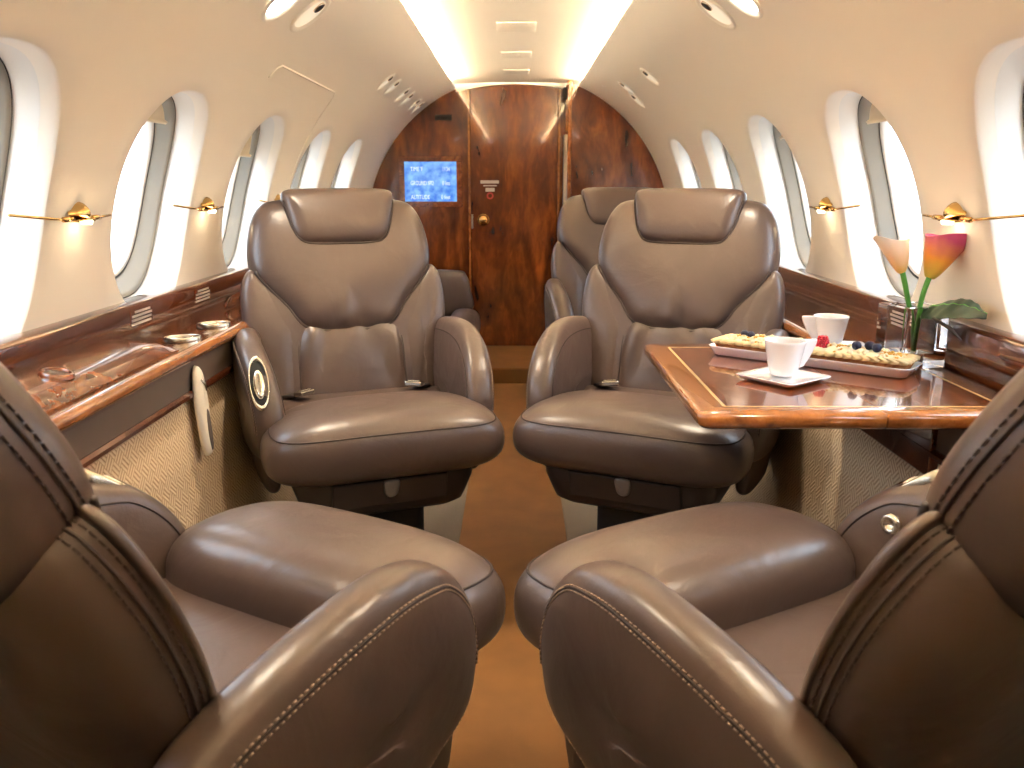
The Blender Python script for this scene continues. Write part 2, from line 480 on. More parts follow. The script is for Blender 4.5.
# timber arch above the door
struct(slab('trim_5', [(-.36 + .72 * i / 20, ctop(-.36 + .72 * i / 20) + .02) for i in range(21)] + [(.36 - .72 * i / 20, 1.664 - .34 * (.36 - .72 * i / 20) ** 2) for i in range(21)], YB - .012, YB, M['ceil']))
dtop = lambda x: 1.655 - .34 * x * x
door = struct(slab('door_1', half_disc(-.272, .246, 0, zlo=.09, top=dtop), YB - .028, YB - .002, M['walnut'], bevel=.003))
for i, x in enumerate((-.283, .258)):
    mb = MB(); mb.box((x, YB - .02, .86), (.014, .04, 1.54)); struct(mb.build('trim_%d' % (6 + i), M['edge'], smooth=False, bevel=.003))
mb = MB(); mb.lathe([(0, .030), (.016, .030), (.026, .024), (.030, .014), (.028, .006), (.036, .004), (.038, 0), (0, 0)], (-.200, YB - .028, .872), 28, Matrix.Rotation(PI / 2, 3, 'X'))
mb.build('door_knob', M['brass'], door)
mb = MB(); mb.box((-.268, YB - .03, .862), (.012, .012, .085)); mb.build('strike_plate', M['nickel'], door, smooth=False, bevel=.002)
# small notices above the knob
mb = MB(); mb.box((-.160, YB - .029, 1.098), (.112, .002, .018)); mb.box((-.158, YB - .029, 1.076), (.082, .002, .007)); mb.box((-.158, YB - .029, 1.052), (.055, .002, .022))
tag(mb.build('door_notice', M['placard'], smooth=False), 'three short rows of pale lettering on the glossy wooden door above the brass knob', 'notice')
mb = MB(); mb.lathe([(.012, 0), (.021, 0), (.021, .002), (.012, .002), (.012, 0)], (-.158, YB - .030, 1.016), 24, Matrix.Rotation(PI / 2, 3, 'X'))
tag(mb.build('round_sticker', M['red'], smooth=False), 'small red ring sticker on the door under the pale lettering', 'sticker')
# display screen with frame
mon = empty('cabin_display', (-.520, YB, 1.100), 0, 'blue flight information screen in a wooden frame on the left bulkhead', 'screen')
mb = MB(); W2, H2, fw = .158, .118, .034
for (cx, cz, dx, dz) in ((0, H2 + fw / 2, 2 * W2 + 2 * fw, fw), (0, -H2 - fw / 2, 2 * W2 + 2 * fw, fw), (-W2 - fw / 2, 0, fw, 2 * H2), (W2 + fw / 2, 0, fw, 2 * H2)):
    mb.box((cx, -.008, cz), (dx, .016, dz))
mb.build('frame', M['burl'], mon, smooth=False, bevel=.003)
mb = MB(); mb.box((0, -.004, 0), (2 * W2, .006, 2 * H2)); scr = mb.build('screen', M['screen'], mon, smooth=False)
def text(name, body, size, loc, rot, m, parent, align='LEFT', sx=1, ext=.0005):
    cu = bpy.data.curves.new(name, 'FONT'); cu.body = body; cu.size = size; cu.align_x = align; cu.extrude = ext
    o = bpy.data.objects.new(name, cu); COL.objects.link(o); o.location = loc; o.rotation_euler = rot; o.scale = (sx, 1, 1)
    bpy.context.view_layer.update()
    me = bpy.data.meshes.new_from_object(o.evaluated_get(bpy.context.evaluated_depsgraph_get()))
    q = bpy.data.objects.new(name, me); COL.objects.link(q); q.location = loc; q.rotation_euler = rot; q.scale = (sx, 1, 1); q.parent = parent
    me.materials.clear(); me.materials.append(m)
    bpy.data.objects.remove(o)
    return q
for j, (a, b_) in enumerate((("TIME 'F", '1134'), ('GROUND SPD', '0 kts'), ('ALTITUDE', '0 feet'))):
    z = .072 - j * .083
    text('text_row', a, .036, (-.122, -.0075, z - .01), (PI / 2, 0, 0), M['screen_text'], scr, sx=.62 if j == 1 else .7)
    text('text_row', b_, .036, (.118, -.0075, z - .01), (PI / 2, 0, 0), M['screen_text'], scr, 'RIGHT', .66)
# vents in the left bulkhead
v1 = empty('air_vent', (-.437, YB, 1.474), 0, 'narrow dark slot vent in the bulkhead above the blue screen', 'vent')
mb = MB(); mb.box((0, -.003, 0), (.10, .006, .032)); mb.build('vent_frame', M['vent'], v1, smooth=False, bevel=.002)
mb = MB()
for k in range(3): mb.box((0, -.007, -.009 + .009 * k), (.088, .003, .003))
mb.build('louvre', M['black'], v1, smooth=False)
mb = MB()
rot = Matrix.Rotation(-rad(33), 3, 'Y')
for i in range(13):
    for j in range(5):
        p = rot @ Vector((-.085 + .0145 * i, 0, -.026 + .013 * j)); c = (p.x - .545, YB - .001, p.z + 1.482)
        mb.lathe([(0, -.0015), (.0048, -.0015), (.0048, 0)], c, 8, Matrix.Rotation(PI / 2, 3, 'X'))
tag(mb.build('speaker_grille', M['black'], smooth=False), 'slanted patch of small dark holes near the curved edge of the left bulkhead', 'speaker')

# right partition, nearer than the door, with its jamb
YP = 5.28
part = struct(slab('wall_partition', half_disc(.305, .914, 0, top=lambda x: ceil_z(x) if x < .40 else 9), YP, YP + .05, M['walnut'], bevel=.004))
mb = MB(); mb.box((.312, YP + .02, .87), (.024, .07, 1.60)); struct(mb.build('trim_8', M['edge'], smooth=False, bevel=.006))
mb = MB(); mb.box((.300, YP + .095, .87), (.03, .12, 1.0)); struct(mb.build('trim_9', M['cream_trim'], smooth=False, bevel=.003))
mb = MB(); mb.box((.300, YP + .095, 1.52), (.02, .10, .26)); struct(mb.build('trim_10', M['edge'], smooth=False, bevel=.003))
mb = MB(); mb.box((.285, YP + .06, 1.60), (.022, .04, .07))
tag(mb.build('door_latch', M['vent'], smooth=False, bevel=.004), 'dark sliding door catch at the top of the frame beside the right partition', 'latch')

# wall behind the viewpoint, floor, step
struct(slab('wall_forward', half_disc(-.914, .914, 0), YF - .05, YF, M['walnut_dark']))
mb = MB(); mb.box((0, (YB + YF) / 2, -.02), (1.7, YB - YF + .3, .04)); struct(mb.build('floor', M['floor'], smooth=False))
mb = MB(); mb.box((-.008, (4.715 + YF) / 2, .003), (.335, 4.715 - YF, .006))
tag(mb.build('aisle_runner', M['runner'], smooth=False, bevel=.003), 'flat brown carpet runner along the middle of the floor between the seats', 'carpet')
mb = MB(); mb.box((0, (4.72 + YB) / 2, .045), (1.3, YB - 4.72, .09)); struct(mb.build('floor_step', M['runner'], smooth=False, bevel=.01))

# ------------------------------------------------------------------ side ledges
def extrude_y(pts, y0, y1, side, ny=2, closed=True):
    mb = MB()
    mb.loft([[(side * x, y0 + (y1 - y0) * j / ny, z) for x, z in pts] for j in range(ny + 1)], closed, closed, closed)
    return mb
LX = .765
for side, nm in ((-1, 'left'), (1, 'right')):
    # lower side wall in woven carpet, slightly leaning in
    pts = [(LX + .012, .60), (LX + .005, .42), (.735, .22), (.70, .08), (.66, 0), (.72, 0), (.80, .30), (.80, .60)]
    struct(extrude_y(pts, YF, YB, side, 12).build('wall_lower_%s' % nm, M['weave'], smooth=True, auto=False))
    o = extrude_y([(LX + .004, .606), (LX + .004, .672), (LX + .03, .672), (LX + .03, .606)], YF, YP, side, 12).build('trim_band_%s' % nm, M['band'], smooth=False)
    struct(o)
    o = extrude_y([(LX, .588), (LX - .006, .594), (LX - .006, .602), (LX, .608), (LX + .03, .608), (LX + .03, .588)], YF, YP, side, 12).build('trim_bead_%s' % nm, M['rail'], smooth=False)
    struct(o)
    led = empty('side_ledge', (0, 0, 0), 0, 'polished wooden side ledge running under the %s row of windows' % nm, 'ledge', 'side ledges')
    extrude_y([(LX - .012, .682), (LX - .016, .690), (LX - .012, .700), (LX + .002, .706), (LX + .022, .706), (LX + .022, .670), (LX, .670)], YF, YP, side, 12).build('nosing', M['edge'], led)
    extrude_y([(LX + .02, .704), (.906, .700), (.906, .66), (LX + .02, .66)], YF, YP, side, 12).build('ledge_top', M['burl'], led, smooth=False)
    extrude_y([(.904, .700), (.907, .742), (.94, .742), (.94, .70)], YF, YP, side, 12).build('back_panel', M['walnut_dark'], led, smooth=False)
    rail = extrude_y([(.890, .748), (.886, .756), (.887, .800), (.892, .810), (.902, .814), (.94, .814), (.94, .74), (.90, .74)], YF, YP, side, 12)
    struct(rail.build('trim_rail_%s' % nm, M['rail'], smooth=True, bevel=.002))

# glossy stowage lid with a rolled far end on the left ledge
lid = empty('stowage_lid', (-.838, 1.62, .704), 0, 'glossy burl wood lid with a rolled end on the left ledge before the window', 'lid')
mb = MB(); rows = []
for j in range(29):
    t = j / 28; y = -.62 + 1.02 * t
    e = 1 - max(0, (t - .86) / .14)
    hgt = .034 * (1 - (1 - e) ** 2.2) + .004
    rows.append([(LX + .028 - .83 - 0, y, 0)] + [])
rows = []
for j in range(29):
    t = j / 28; y = -.62 + 1.0 * t
    q = max(0, (t - .80) / .20)
    hgt = .046 * math.sqrt(max(0, 1 - q ** 2.4)) + .003
    rr = []
    for k in range(11):
        s_ = k / 10; x = .054 - .110 * s_           # from aisle side to wall side
        prof = (1 - (1 - min(1, s_ * 3.2)) ** 2) * .55 + .45 * s_
        rr.append((x, y, .0005 + hgt * (.12 + .88 * prof)))
    rows.append(rr)
mb.loft(rows, False)
mb.loft([[(.054, r[0][1], 0) for r in rows], [r[0] for r in rows]], False)
mb.loft([[(-.056, r[-1][1], 0) for r in rows], [r[-1] for r in rows]], False)
mb.build('lid_panel', M['burl'], lid)
# cup holder set in the lid
cup = empty('cup_holder', (-.834, 1.54, .7415), 0, 'round recessed cup holder ring in the glossy lid on the left ledge', 'cup holder')
tilt = Matrix.Rotation(rad(11), 3, 'Y')
mb = MB(); mb.lathe([(.021, .000), (.022, .005), (.025, .007), (.029, .005), (.031, -.002)], (0, 0, .003), 32, tilt); mb.build('ring', M['burl'], cup)
mb = MB(); mb.lathe([(0, .0015), (.021, .0017), (.0225, .003)], (0, 0, .003), 32, tilt); mb.build('well', M['walnut_dark'], cup)
# oval chrome drink rings lying on the ledge
ring0 = None
for k, (x, y, z, lab) in enumerate(((-.826, 2.12, .704, 'nearer of the two oval chrome pull rings lying on the left ledge beside the lid'),
                                    (-.822, 2.34, .704, 'farther of the two oval chrome pull rings on the left ledge, close to the seat'))):
    r_ = empty('pull_ring', (x, y, z), rad(24), lab, 'ring', 'pull rings on the left ledge')
    mb = MB(); n = 40; inner = []; 
    rows = []
    for (f, zz) in ((1, 0), (1, .010), (.95, .012), (.88, .010), (.88, 0)):
        rows.append([(.045 * f * math.cos(2 * PI * i / n), .030 * f * math.sin(2 * PI * i / n), zz) for i in range(n)])
    mb.loft(rows, True); mb.build('band', M['nickel'], r_)
    mb = MB(); mb.add([(.039 * math.cos(2 * PI * i / n), .026 * math.sin(2 * PI * i / n), .002) for i in range(n)], [tuple(range(n))]); mb.build('dish', M['black'], r_, smooth=False)
# placards on the rails
for k, (side, y, lab) in enumerate(((-1, 2.04, 'pale lettered placard on the left rail above the glossy lid'), (-1, 2.45, 'pale lettered placard on the left rail nearer the far seat'),
                                    (1, 1.98, 'pale lettered placard on the right rail behind the glass vase'))):
    pl = empty('placard', (side * .8865, y, .778), 0, lab, 'placard', 'placards on the wooden rails')
    mb = MB(); n = 3
    for j in range(4): mb.box((-side * .0006, .004 * (j - 1.5), -.0135 + .009 * j), (.003, .11 if j < 3 else .085, .0052))
    mb.build('lettering', M['placard'], pl, smooth=False)
    mb = MB(); mb.box((-side * .0005, 0, 0), (.001, .12, .038)); mb.build('plate', M['rail'], pl, smooth=False)
# rounded veneer pad in the recess further aft on the left
mb = MB(); pillow(mb, catmull([(-.16, -.03), (-.15, .02), (-.08, .035), (.15, .035), (.15, -.03)], 6), [(-.08, 0), (.1, 0)], .006, .001, lambda u, v, w: (-.9045 + w, 2.86 + u, .722 + v * .55), n=4)
tag(mb.build('recess_cover', M['burl']), 'rounded veneered cover in the recess of the left ledge beside the far seat', 'cover')
# oval grab fitting crossing the band on the left lower wall
hd = empty('wall_fitting', (-.757, 2.02, .55), 0, 'long beige oval fitting with a slot on the carpeted left wall', 'fitting')
mb = MB(); ol = [(math.cos(2 * PI * k / 40) * .034, math.sin(2 * PI * k / 40) * .112) for k in range(40)]
ol = [(a * (1 if b < 0 else 1.05), b) for a, b in ol]
pillow(mb, ol, [(0, -.085), (0, .085)], .016, .004, lambda u, v, w: (w - v * .06, u, v), n=6, p=2.2); mb.build('body', M['cream_trim'], hd)
mb = MB(); ol2 = [(math.cos(2 * PI * k / 32) * .010, math.sin(2 * PI * k / 32) * .052 - .045) for k in range(32)]
pillow(mb, ol2, [(0, -.08), (0, -.01)], .005, .004, lambda u, v, w: (w + .0145 - v * .06, u, v), n=4); mb.build('slot', M['band'], hd)
mb = MB(); mb.tube([(.008, -.010, .080), (.012, .006, .066), (.012, .012, .048)], [.003, .005, .002], n=8); mb.build('catch', M['nickel'], hd)

# ------------------------------------------------------------------ sconce lamps on the walls between windows
def sconce(side, y, lab):
    x, _, z = wp(14.4, y)
    s_ = empty('wall_sconce', (side * x, y - .02, z), 0, lab, 'lamp', 'brass wall sconces')
    out = -side
    mb = MB()
    rows = []
    for (yy, rz, rx) in ((-.042, .003, .003), (-.038, .006, .006), (-.024, .009, .014), (-.010, .018, .022), (0, .022, .025), (.010, .018, .022), (.024, .009, .014), (.038, .006, .006), (.042, .003, .003)):
        rows.append([(out * (.004 + max(0, rx * math.sin(PI * k / 12))), yy, rz * (.55 if math.cos(PI * k / 12) < 0 else 1.15) * math.cos(PI * k / 12)) for k in range(13)])
    mb.loft(rows, False); mb.build('shield', M['brass'], s_)
    mb = MB(); mb.box((out * .012, 0, -.012), (.022, .072, .005)); mb.build('base_plate', M['brass'], s_, smooth=False, bevel=.002)
    for sg in (-1, 1):
        mb = MB(); mb.tube([(out * .012, sg * .045, -.008), (out * .012, sg * .075, -.008)], .0055, n=10)
        far = .12 if sg > 0 else .26
        mb.tube([(out * .012, sg * .075, -.008), (out * .013, sg * .09, -.007), (out * .014, sg * far, -.008 + .085 * (far - .09))], .0026, n=8)
        mb.build('arm', M['brass'], s_)
    mb = MB(); mb.lathe([(0, -.020), (.010, -.020), (.012, -.012), (0, -.012)], (out * .02, 0, 0), 16); mb.build('bulb', M['lamp_lit'], s_)
    l = bpy.data.lights.new('sconce_glow', 'POINT'); l.energy = .06; l.color = (1, .75, .45); l.shadow_soft_size = .012
    lo = bpy.data.objects.new('sconce_glow', l); COL.objects.link(lo); lo.parent = s_; lo.location = (out * .04, 0, -.03)
sconce(-1, 1.80, 'brass wall sconce left of the nearest full window on the left wall')
sconce(-1, 2.54, 'brass wall sconce between the two left windows beside the far left seat')
sconce(-1, 3.30, 'brass wall sconce partly hidden behind the far left seat backrest')
sconce(1, 1.80, 'brass wall sconce on the right wall above the flowers')
sconce(1, 2.54, 'brass wall sconce between the two right windows beside the table')

# ------------------------------------------------------------------ overhead reading lights and nozzles
def downlight(side, y, a, lab, kind, sc=1.0):
    x, _, z = wp(a, y, R - .001)
    o = empty('reading_light' if kind else 'air_nozzle', (side * x, y, z), 0, lab, 'light' if kind else 'air nozzle', 'overhead lights and nozzles')
    n = Vector((-side * math.cos(rad(a)), 0, -math.sin(rad(a))))
    up = Vector((side * -math.sin(rad(a)), 0, math.cos(rad(a))))
    yv = Vector((0, 1, 0)); m3 = Matrix((up, yv, n)).transposed()
    if m3.determinant() < 0: m3 = Matrix((up, -yv, n)).transposed()
    r = .058 * sc
    mb = MB(); mb.lathe([(r, 0), (r * .98, .004), (r * .90, .006), (r * .82, .004), (r * .74, .001)], (0, 0, 0), 36, m3); mb.build('bezel', M['lamp_dish'], o)
    if kind == 1:
        mb = MB(); mb.lathe([(0, .0022), (r * .6, .002), (r * .75, .001)], (0, 0, 0), 36, m3); mb.build('lens', M['lamp_on'], o)
    else:
        mb = MB(); mb.lathe([(0, .0012), (r * .5, .0012), (r * .75, .001)], (0, 0, 0), 36, m3); mb.build('dish', M['dish_glow'], o)  # dish glows slightly by its material
        off = m3 @ Vector((r * .42, 0, 0))
        mb = MB(); mb.lathe([(0, .001), (r * .26, .001), (r * .26, .005), (r * .22, .006), (r * .15, .005), (0, .003)], off, 24, m3); mb.build('nozzle', M['nickel'], o)
        mb = MB(); mb.lathe([(0, .0055), (r * .14, .0058)], off, 16, m3); mb.build('lens', M['black'], o)
for side, y, a, k, lab in (
    (-1, 2.26, 51.8, 1, 'lit reading light at the top of the left headliner, nearest of all'),
    (-1, 2.48, 53.0, 0, 'round air nozzle beside the nearest lit reading light on the left headliner'),
    (-1, 3.95, 52, 0, 'first fitting of the far overhead row on the left, nearest the viewer'),
    (-1, 4.15, 52, 0, 'second fitting of the far overhead row on the left'),
    (-1, 4.50, 52, 0, 'third fitting of the far overhead row on the left'),
    (-1, 4.70, 52, 0, 'fourth fitting of the far overhead row on the left'),
    (-1, 5.02, 52, 0, 'fifth fitting of the far overhead row on the left'),
    (-1, 5.20, 52, 0, 'last fitting of the far overhead row on the left, nearest the bulkhead'),
    (1, 2.29, 53, 1, 'lit reading light at the top of the right headliner, nearest of all'),
    (1, 2.51, 54, 0, 'round air nozzle beside the nearest lit reading light on the right headliner'),
    (1, 3.81, 52.5, 0, 'lone overhead fitting half way along the right headliner'),
    (1, 4.40, 54.6, 0, 'upper of the paired overhead fittings at the far end of the right headliner'),
    (1, 4.48, 49.4, 0, 'lower of the paired overhead fittings at the far end of the right headliner')):
    downlight(side, y, a, lab, k, 1.2 if y < 3 else .95)
# escape hatch seam around the third left window
mb = MB(); seam = []
ys, ye, at, ab = 2.60, 3.42, 42.6, 4.0
seam = [(ys, at - 3), (ys + .01, at - 1), (ys + .04, at), (ye - .04, at), (ye - .01, at - 1), (ye, at - 3), (ye, ab)]
pts = []
for (y0, a0), (y1, a1) in zip(seam, seam[1:]):
    n = max(1, int(abs(a1 - a0) / 2) + 1)
    for k in range(n):
        a = a0 + (a1 - a0) * k / n; x, _, z = wp(a, 0, R - .0005); pts.append((-x, y0 + (y1 - y0) * k / n, z))
x, _, z = wp(ab, 0); pts.append((-x, ye, z))
mb.tube(pts, .0035, n=6); struct(mb.build('trim_11', M['wall']))

# ------------------------------------------------------------------ club seats
RHO_NOW = [rad(15.5)]
YB0, ZB0 = -.02, .412
def back_map(u, v, w):
    RHO = RHO_NOW[0]
    w2 = w + .12 * u * u * (1 if w > 0 else .35) + .018 * math.sin(min(1, max(0, v / .62)) * PI)
    y = YB0 - v * math.sin(RHO) + w2 * math.cos(RHO)
    z = ZB0 + v * math.cos(RHO) + w2 * math.sin(RHO)
    return (u * 1.04, y, z)
def mirror_outline(half):
    """half: points from top centre down the right side to bottom centre"""
    left = [(-u, v) for u, v in reversed(half) if u > 1e-6]
    return half + left
SHIELD = mirror_outline([(0, .650), (.10, .650), (.165, .643), (.212, .628), (.240, .585), (.255, .52), (.257, .46), (.246, .412), (.213, .365), (.180, .325), (.152, .28), (.122, .252), (.07, .240), (0, .237)])
HEAD = mirror_outline([(0, .668), (.10, .667), (.148, .660), (.158, .640), (.150, .59), (.138, .54), (.118, .506), (.085, .494), (0, .492)])
WING = [(.256, .438), (.276, .41), (.287, .35), (.287, .29), (.280, .235), (.266, .18), (.252, .12), (.240, .05), (.232, -.02), (.158, -.02), (.156, .06), (.152, .14), (.143, .20), (.132, .245), (.142, .29), (.170, .34), (.205, .385), (.235, .425)]
LUMB = mirror_outline([(0, .30), (.09, .298), (.142, .285), (.158, .22), (.160, .12), (.163, .03), (.155, -.02), (0, -.03)])
SHELL = mirror_outline([(0, .40), (.12, .41), (.21, .428), (.252, .430), (.272, .40), (.282, .345), (.282, .285), (.275, .23), (.261, .17), (.247, .10), (.236, .03), (.226, -.04), (.12, -.06), (0, -.06)])
def fold(u, v, d):
    # gathered leather above the lower seam of the upper back
    a = math.atan2(u, v - .02)
    t = max(0, min(1, (.44 - v) / .2))
    r1 = math.sin(a * 13 + 1.0) * .5 + math.sin(a * 23 + .4) * .3 + math.sin(a * 7 - .6) * .4
    return .015 * r1 * t * (1 - abs(u) / .35) - .0
def fold2(u, v, d):
    t = max(0, min(1, (v - .02) / .16)) * max(0, min(1, (.30 - v) / .08))
    return .013 * t * (math.sin((u + .35 * (v - .25) * (1 if u > 0 else -1)) * 62 + 1.3) * .6 + math.sin(u * 105 + v * 14) * .3)
def fold3(u, v, d):
    t = math.exp(-((v - .19) / .05) ** 2)
    return .0045 * t * math.sin(v * 200 + u * 50)
ARM = [(-.17, .60), (-.13, .655), (-.06, .685), (.04, .698), (.14, .692), (.21, .668), (.275, .628), (.322, .575), (.347, .515), (.347, .455), (.325, .405), (.25, .385), (.14, .372), (.04, .362), (-.08, .36), (-.16, .42), (-.18, .52)]
ARM_IN = [(-.13, .60), (-.06, .63), (.04, .64), (.14, .635), (.22, .60), (.28, .54), (.312, .47), (.312, .36), (.28, .30), (.16, .29), (.02, .28), (-.10, .30), (-.15, .45)]
def arm_map(sg, xc=.274, flare=.05):
    def f(u, v, w):
        x = xc + w + flare * (v - .5) + .018 * math.sin(max(0, min(1, (u + .1) / .45)) * PI)
        return (sg * x, u, v)
    return f

def make_seat(loc, face_deg, outboard, lab, group='club seats', near=False, belts=(1, 1), sc=1.0, arms=(True, True), rho=15.5, dy=0, dz=0, az=0):
    """outboard = +1/-1: local side nearest the wall; face_deg: heading of local +Y, anticlockwise from world +Y"""
    root = empty('club_seat', loc, rad(face_deg), lab, 'seat', group)
    root.scale = (sc, sc, sc); RHO_NOW[0] = rad(rho)
    LE, SM = M['leather'], 1
    # shell (back cover) and upper back
    mb = MB(); o_ = catmull(SHELL, 4)
    ring = pillow(mb, o_, [(-.15, .30), (0, .24), (0, .08), (0, .24), (.15, .30)], .018, .100, lambda u, v, w: back_map(u, v, w + .032), n=8, p=2.5)
    sh = mb.build('back_shell', LE, root, sub=SM, weld=True)
    if near:
        st = MB(); pp = ring(.008, -.100, .0006)
        st.tube(pp, .0016, closed=True, n=6)
        sh_s = st.build('seam', M['seam_crease_shade'], sh)
        for dd in (.002, .018):
            st = MB(); dashes(st, ring(dd, -.100, .0012), .0011, .008, .004); st.build('stitching', M['stitch_dark'], sh)
    mb = MB(); o_ = catmull(SHIELD, 4)
    ring = pillow(mb, o_, [(-.12, .50), (0, .46), (0, .38), (0, .46), (.12, .50)], .078, .075, back_map, n=9, p=3.2, wob=fold)
    ub = mb.build('upper_back', LE, root, sub=SM, weld=True)
    pp = MB(); pp.tube([q for q, e in zip(ring(.06, .078, .0008), o_) if e[1] < .43], .0042, n=6); pp.build('seam_crease_shade', M['seam_crease_shade'], ub)  # dark tube drawn along the crease, its shade put into the colour
    if near:
        st = MB(); st.tube(ring(.012, .078, .0006), .0016, closed=True, n=6); st.build('seam', M['seam_crease_shade'], ub)
        for dd, tt in ((.026, .078), (.002, .078)):
            st = MB(); dashes(st, ring(dd, tt, .0008), .0011, .008, .004); st.build('stitching', M['stitch_dark'], ub)
    mb = MB(); o_ = catmull(HEAD, 4)
    hm = lambda u, v, w: back_map(u, v, w + .052)
    ring = pillow(mb, o_, [(-.09, .58), (.09, .58)], .052, .03, hm, n=8, p=2.4)
    hr = mb.build('headrest', LE, root, sub=SM, weld=True)
    pp = MB(); pp.tube([q for q, e in zip(ring(.07, .052), o_) if e[1] < .635], .0036, n=6); pp.build('seam_crease_shade', M['seam_crease_shade'], hr)  # crease around the headrest drawn in as a dark shade line
    for sg in (-1, 1):
        mb = MB(); o_ = catmull([(sg * u, v) for u, v in WING], 4)
        wm = lambda u, v, w: back_map(u, v, w + (.028 if near else .008))
        pillow(mb, o_, [(sg * .255, .39), (sg * .238, .31), (sg * .205, .24), (sg * .19, .15), (sg * .19, .02)], (.014 if near else .046), (.004 if near else .022), wm, n=8, p=2.6, wob=fold3)
        mb.build('side_bolster', LE, root, sub=SM, weld=True)
    mb = MB(); ol_ = catmull(LUMB, 4)
    lr_ = pillow(mb, ol_, [(-.08, .12), (.08, .12)], .062, .02, back_map, n=12, p=3.0, wob=fold2)(.15, .062, .0006)
    lb = mb.build('lumbar_pad', LE, root, sub=SM, weld=True)
    P = [q for q, e in zip(lr_, ol_)]; k = next(i for i, e in enumerate(ol_) if e[0] < .02 and e[1] < 0)
    P = P[k:] + P[:k]; E = ol_[k:] + ol_[:k]
    for sg in (-1, 1):
        pp = MB(); pp.tube([q for q, e in zip(P, E) if 0 < e[1] < .24 and e[0] * sg > .1], .0034, n=6); pp.build('seam_crease_shade', M['seam_crease_shade'], lb)  # painted shade in the crease between lumbar pad and side bolster
    # seat pan
    mb = MB()
    ol = catmull([(-.235, -.02), (-.24, .1), (-.24, .28), (-.2, .32), (.2, .32), (.24, .28), (.24, .1), (.235, -.02)], 4)
    pillow(mb, ol, [(-.15, .13), (.15, .13)], .062, .06, lambda u, v, w: (u, v, (.427 if near else .436) + w), n=8, p=4)
    mb.build('seat_pan', LE, root, sub=SM, weld=True)
    # thigh bolster
    mb = MB(); rings = []; nl, nn = 22, 56
    def bol(la, lo):
        e1, e2 = .55, .46
        cl, sl = math.cos(la), math.sin(la); c, s_ = math.cos(lo), math.sin(lo)
        pw = lambda x, e: math.copysign(abs(x) ** e, x)
        x = .312 * pw(cl, e1) * pw(c, e2); y = .150 * pw(cl, e1) * pw(s_, e2); z = .092 * pw(sl, .75)
        if z < 0 and y > 0: y *= 1 - .22 * (-z / .092) ** 1.5
        if y < 0: x *= 1 - .14 * (-y / .15)
        z += -.016 * (y / .15) * (1 if y > 0 else .3) - .010 * (x / .31) ** 2
        return Vector((x * (.905 if near else 1), y + .350 + dy, z + (.460 if near else .450) + dz))
    for i in range(1, nl):
        la = -PI / 2 + PI * i / nl
        rings.append([bol(la, 2 * PI * k / nn) for k in range(nn)])
    mb.loft(rings, True, True, True)
    cu = mb.build('seat_cushion', LE, root, sub=1)
    pp = MB(); pp.tube([bol(rad(30), rad(-25 + 230 * k / 96)) for k in range(97)], .0022, n=6); pp.build('seam_crease_shade', M['seam_crease_shade'], cu)
    # plinth, drawer and foot
    mb = MB()
    def rr(hx, y0, y1, z, r=.05, n=6):
        out = []
        for (cx, cy, a0) in ((hx - r, y1 - r, 0), (-hx + r, y1 - r, 90), (-hx + r, y0 + r, 180), (hx - r, y0 + r, 270)):
            for k in range(n + 1):
                a = rad(a0 + 90 * k / n); out.append((cx + r * math.cos(a), cy + r * math.sin(a), z))
        return out
    mb.loft([rr(.235, -.05, .425, .39), rr(.232, -.05, .420, .33), rr(.212, -.04, .395, .262), rr(.195, -.02, .37, .245)], True, True, True)
    mb.build('plinth', M['plinth'], root, bevel=.006)
    mb = MB(); mb.loft([rr(.15, -.02, .22, .25, .04), rr(.15, -.02, .22, .02, .04), rr(.19, -.06, .26, .018, .04), rr(.19, -.06, .26, .001, .04)], True, True, True)
    mb.build('foot', M['black'], root, bevel=.004)
    mb = MB(); mb.box((0, .414, .318), (.30, .016, .076), Matrix.Rotation(rad(-14), 3, 'X')); dr = mb.build('drawer', M['plinth'], root, smooth=False, bevel=.005)
    mb = MB(); o_ = catmull([(-.018, .026), (.018, .026), (.02, 0), (.014, -.018), (0, -.024), (-.014, -.018), (-.02, 0)], 4)
    pillow(mb, o_, [(0, 0), (0, .01)], .008, .003, lambda u, v, w: (u, .424 + w + (v) * .22, .326 + v), n=4); mb.build('latch', M['tab'], dr)
    # armrests
    for sg in (-1, 1):
        if not arms[0 if sg < 0 else 1]: continue
        out = sg == outboard
        am0 = arm_map(sg, (.250 if out else .288) if near else .274)
        am = lambda u, v, w: (lambda q: (q[0], q[1], q[2] + az + (.20 * min(0, u - .24) if near else 0)))(am0(u, v, w))
        mb = MB(); o_ = catmull([(max(u, -.03 + .12 * (u + .18)) if (near and out) else u, v) for u, v in ARM], 5)
        ring = pillow(mb, o_, [(.06 if (near and out) else -.06, .53), (.23, .525)], .046, .046, am, n=9, p=3.2)
        ar = mb.build('armrest', LE, root, sub=SM, weld=True)
        mb = MB(); o_ = catmull([(max(u, 0 + .1 * (u + .15)) if (near and out) else u, v) for u, v in ARM_IN], 4)
        pillow(mb, o_, [(.02, .45), (.22, .45)], .024, .024, am, n=7, p=3.2)
        mb.build('side_panel', M['leather_shaded'], ar, sub=SM, weld=True)  # recessed panel, its shade put into the darker leather
        N = len(ring(0, .046)); k0, k1 = int(N * .04), int(N * .54)
        for dd, a_, b_ in ((.17, k0, k1), (.215, k0, k1), (.07, k1, N - 4)):
            st = MB(); dashes(st, ring(dd, .046, .0008)[a_:b_], .0010, .007, .003); st.build('stitching', M['stitch'], ar)
        for dd, t in ((.19, .046), (.22, -.046)):
            st = MB(); st.tube(ring(dd, t, .0004)[k0:k1], .0016, n=6); st.build('seam', M['seam_crease_shade'], ar)
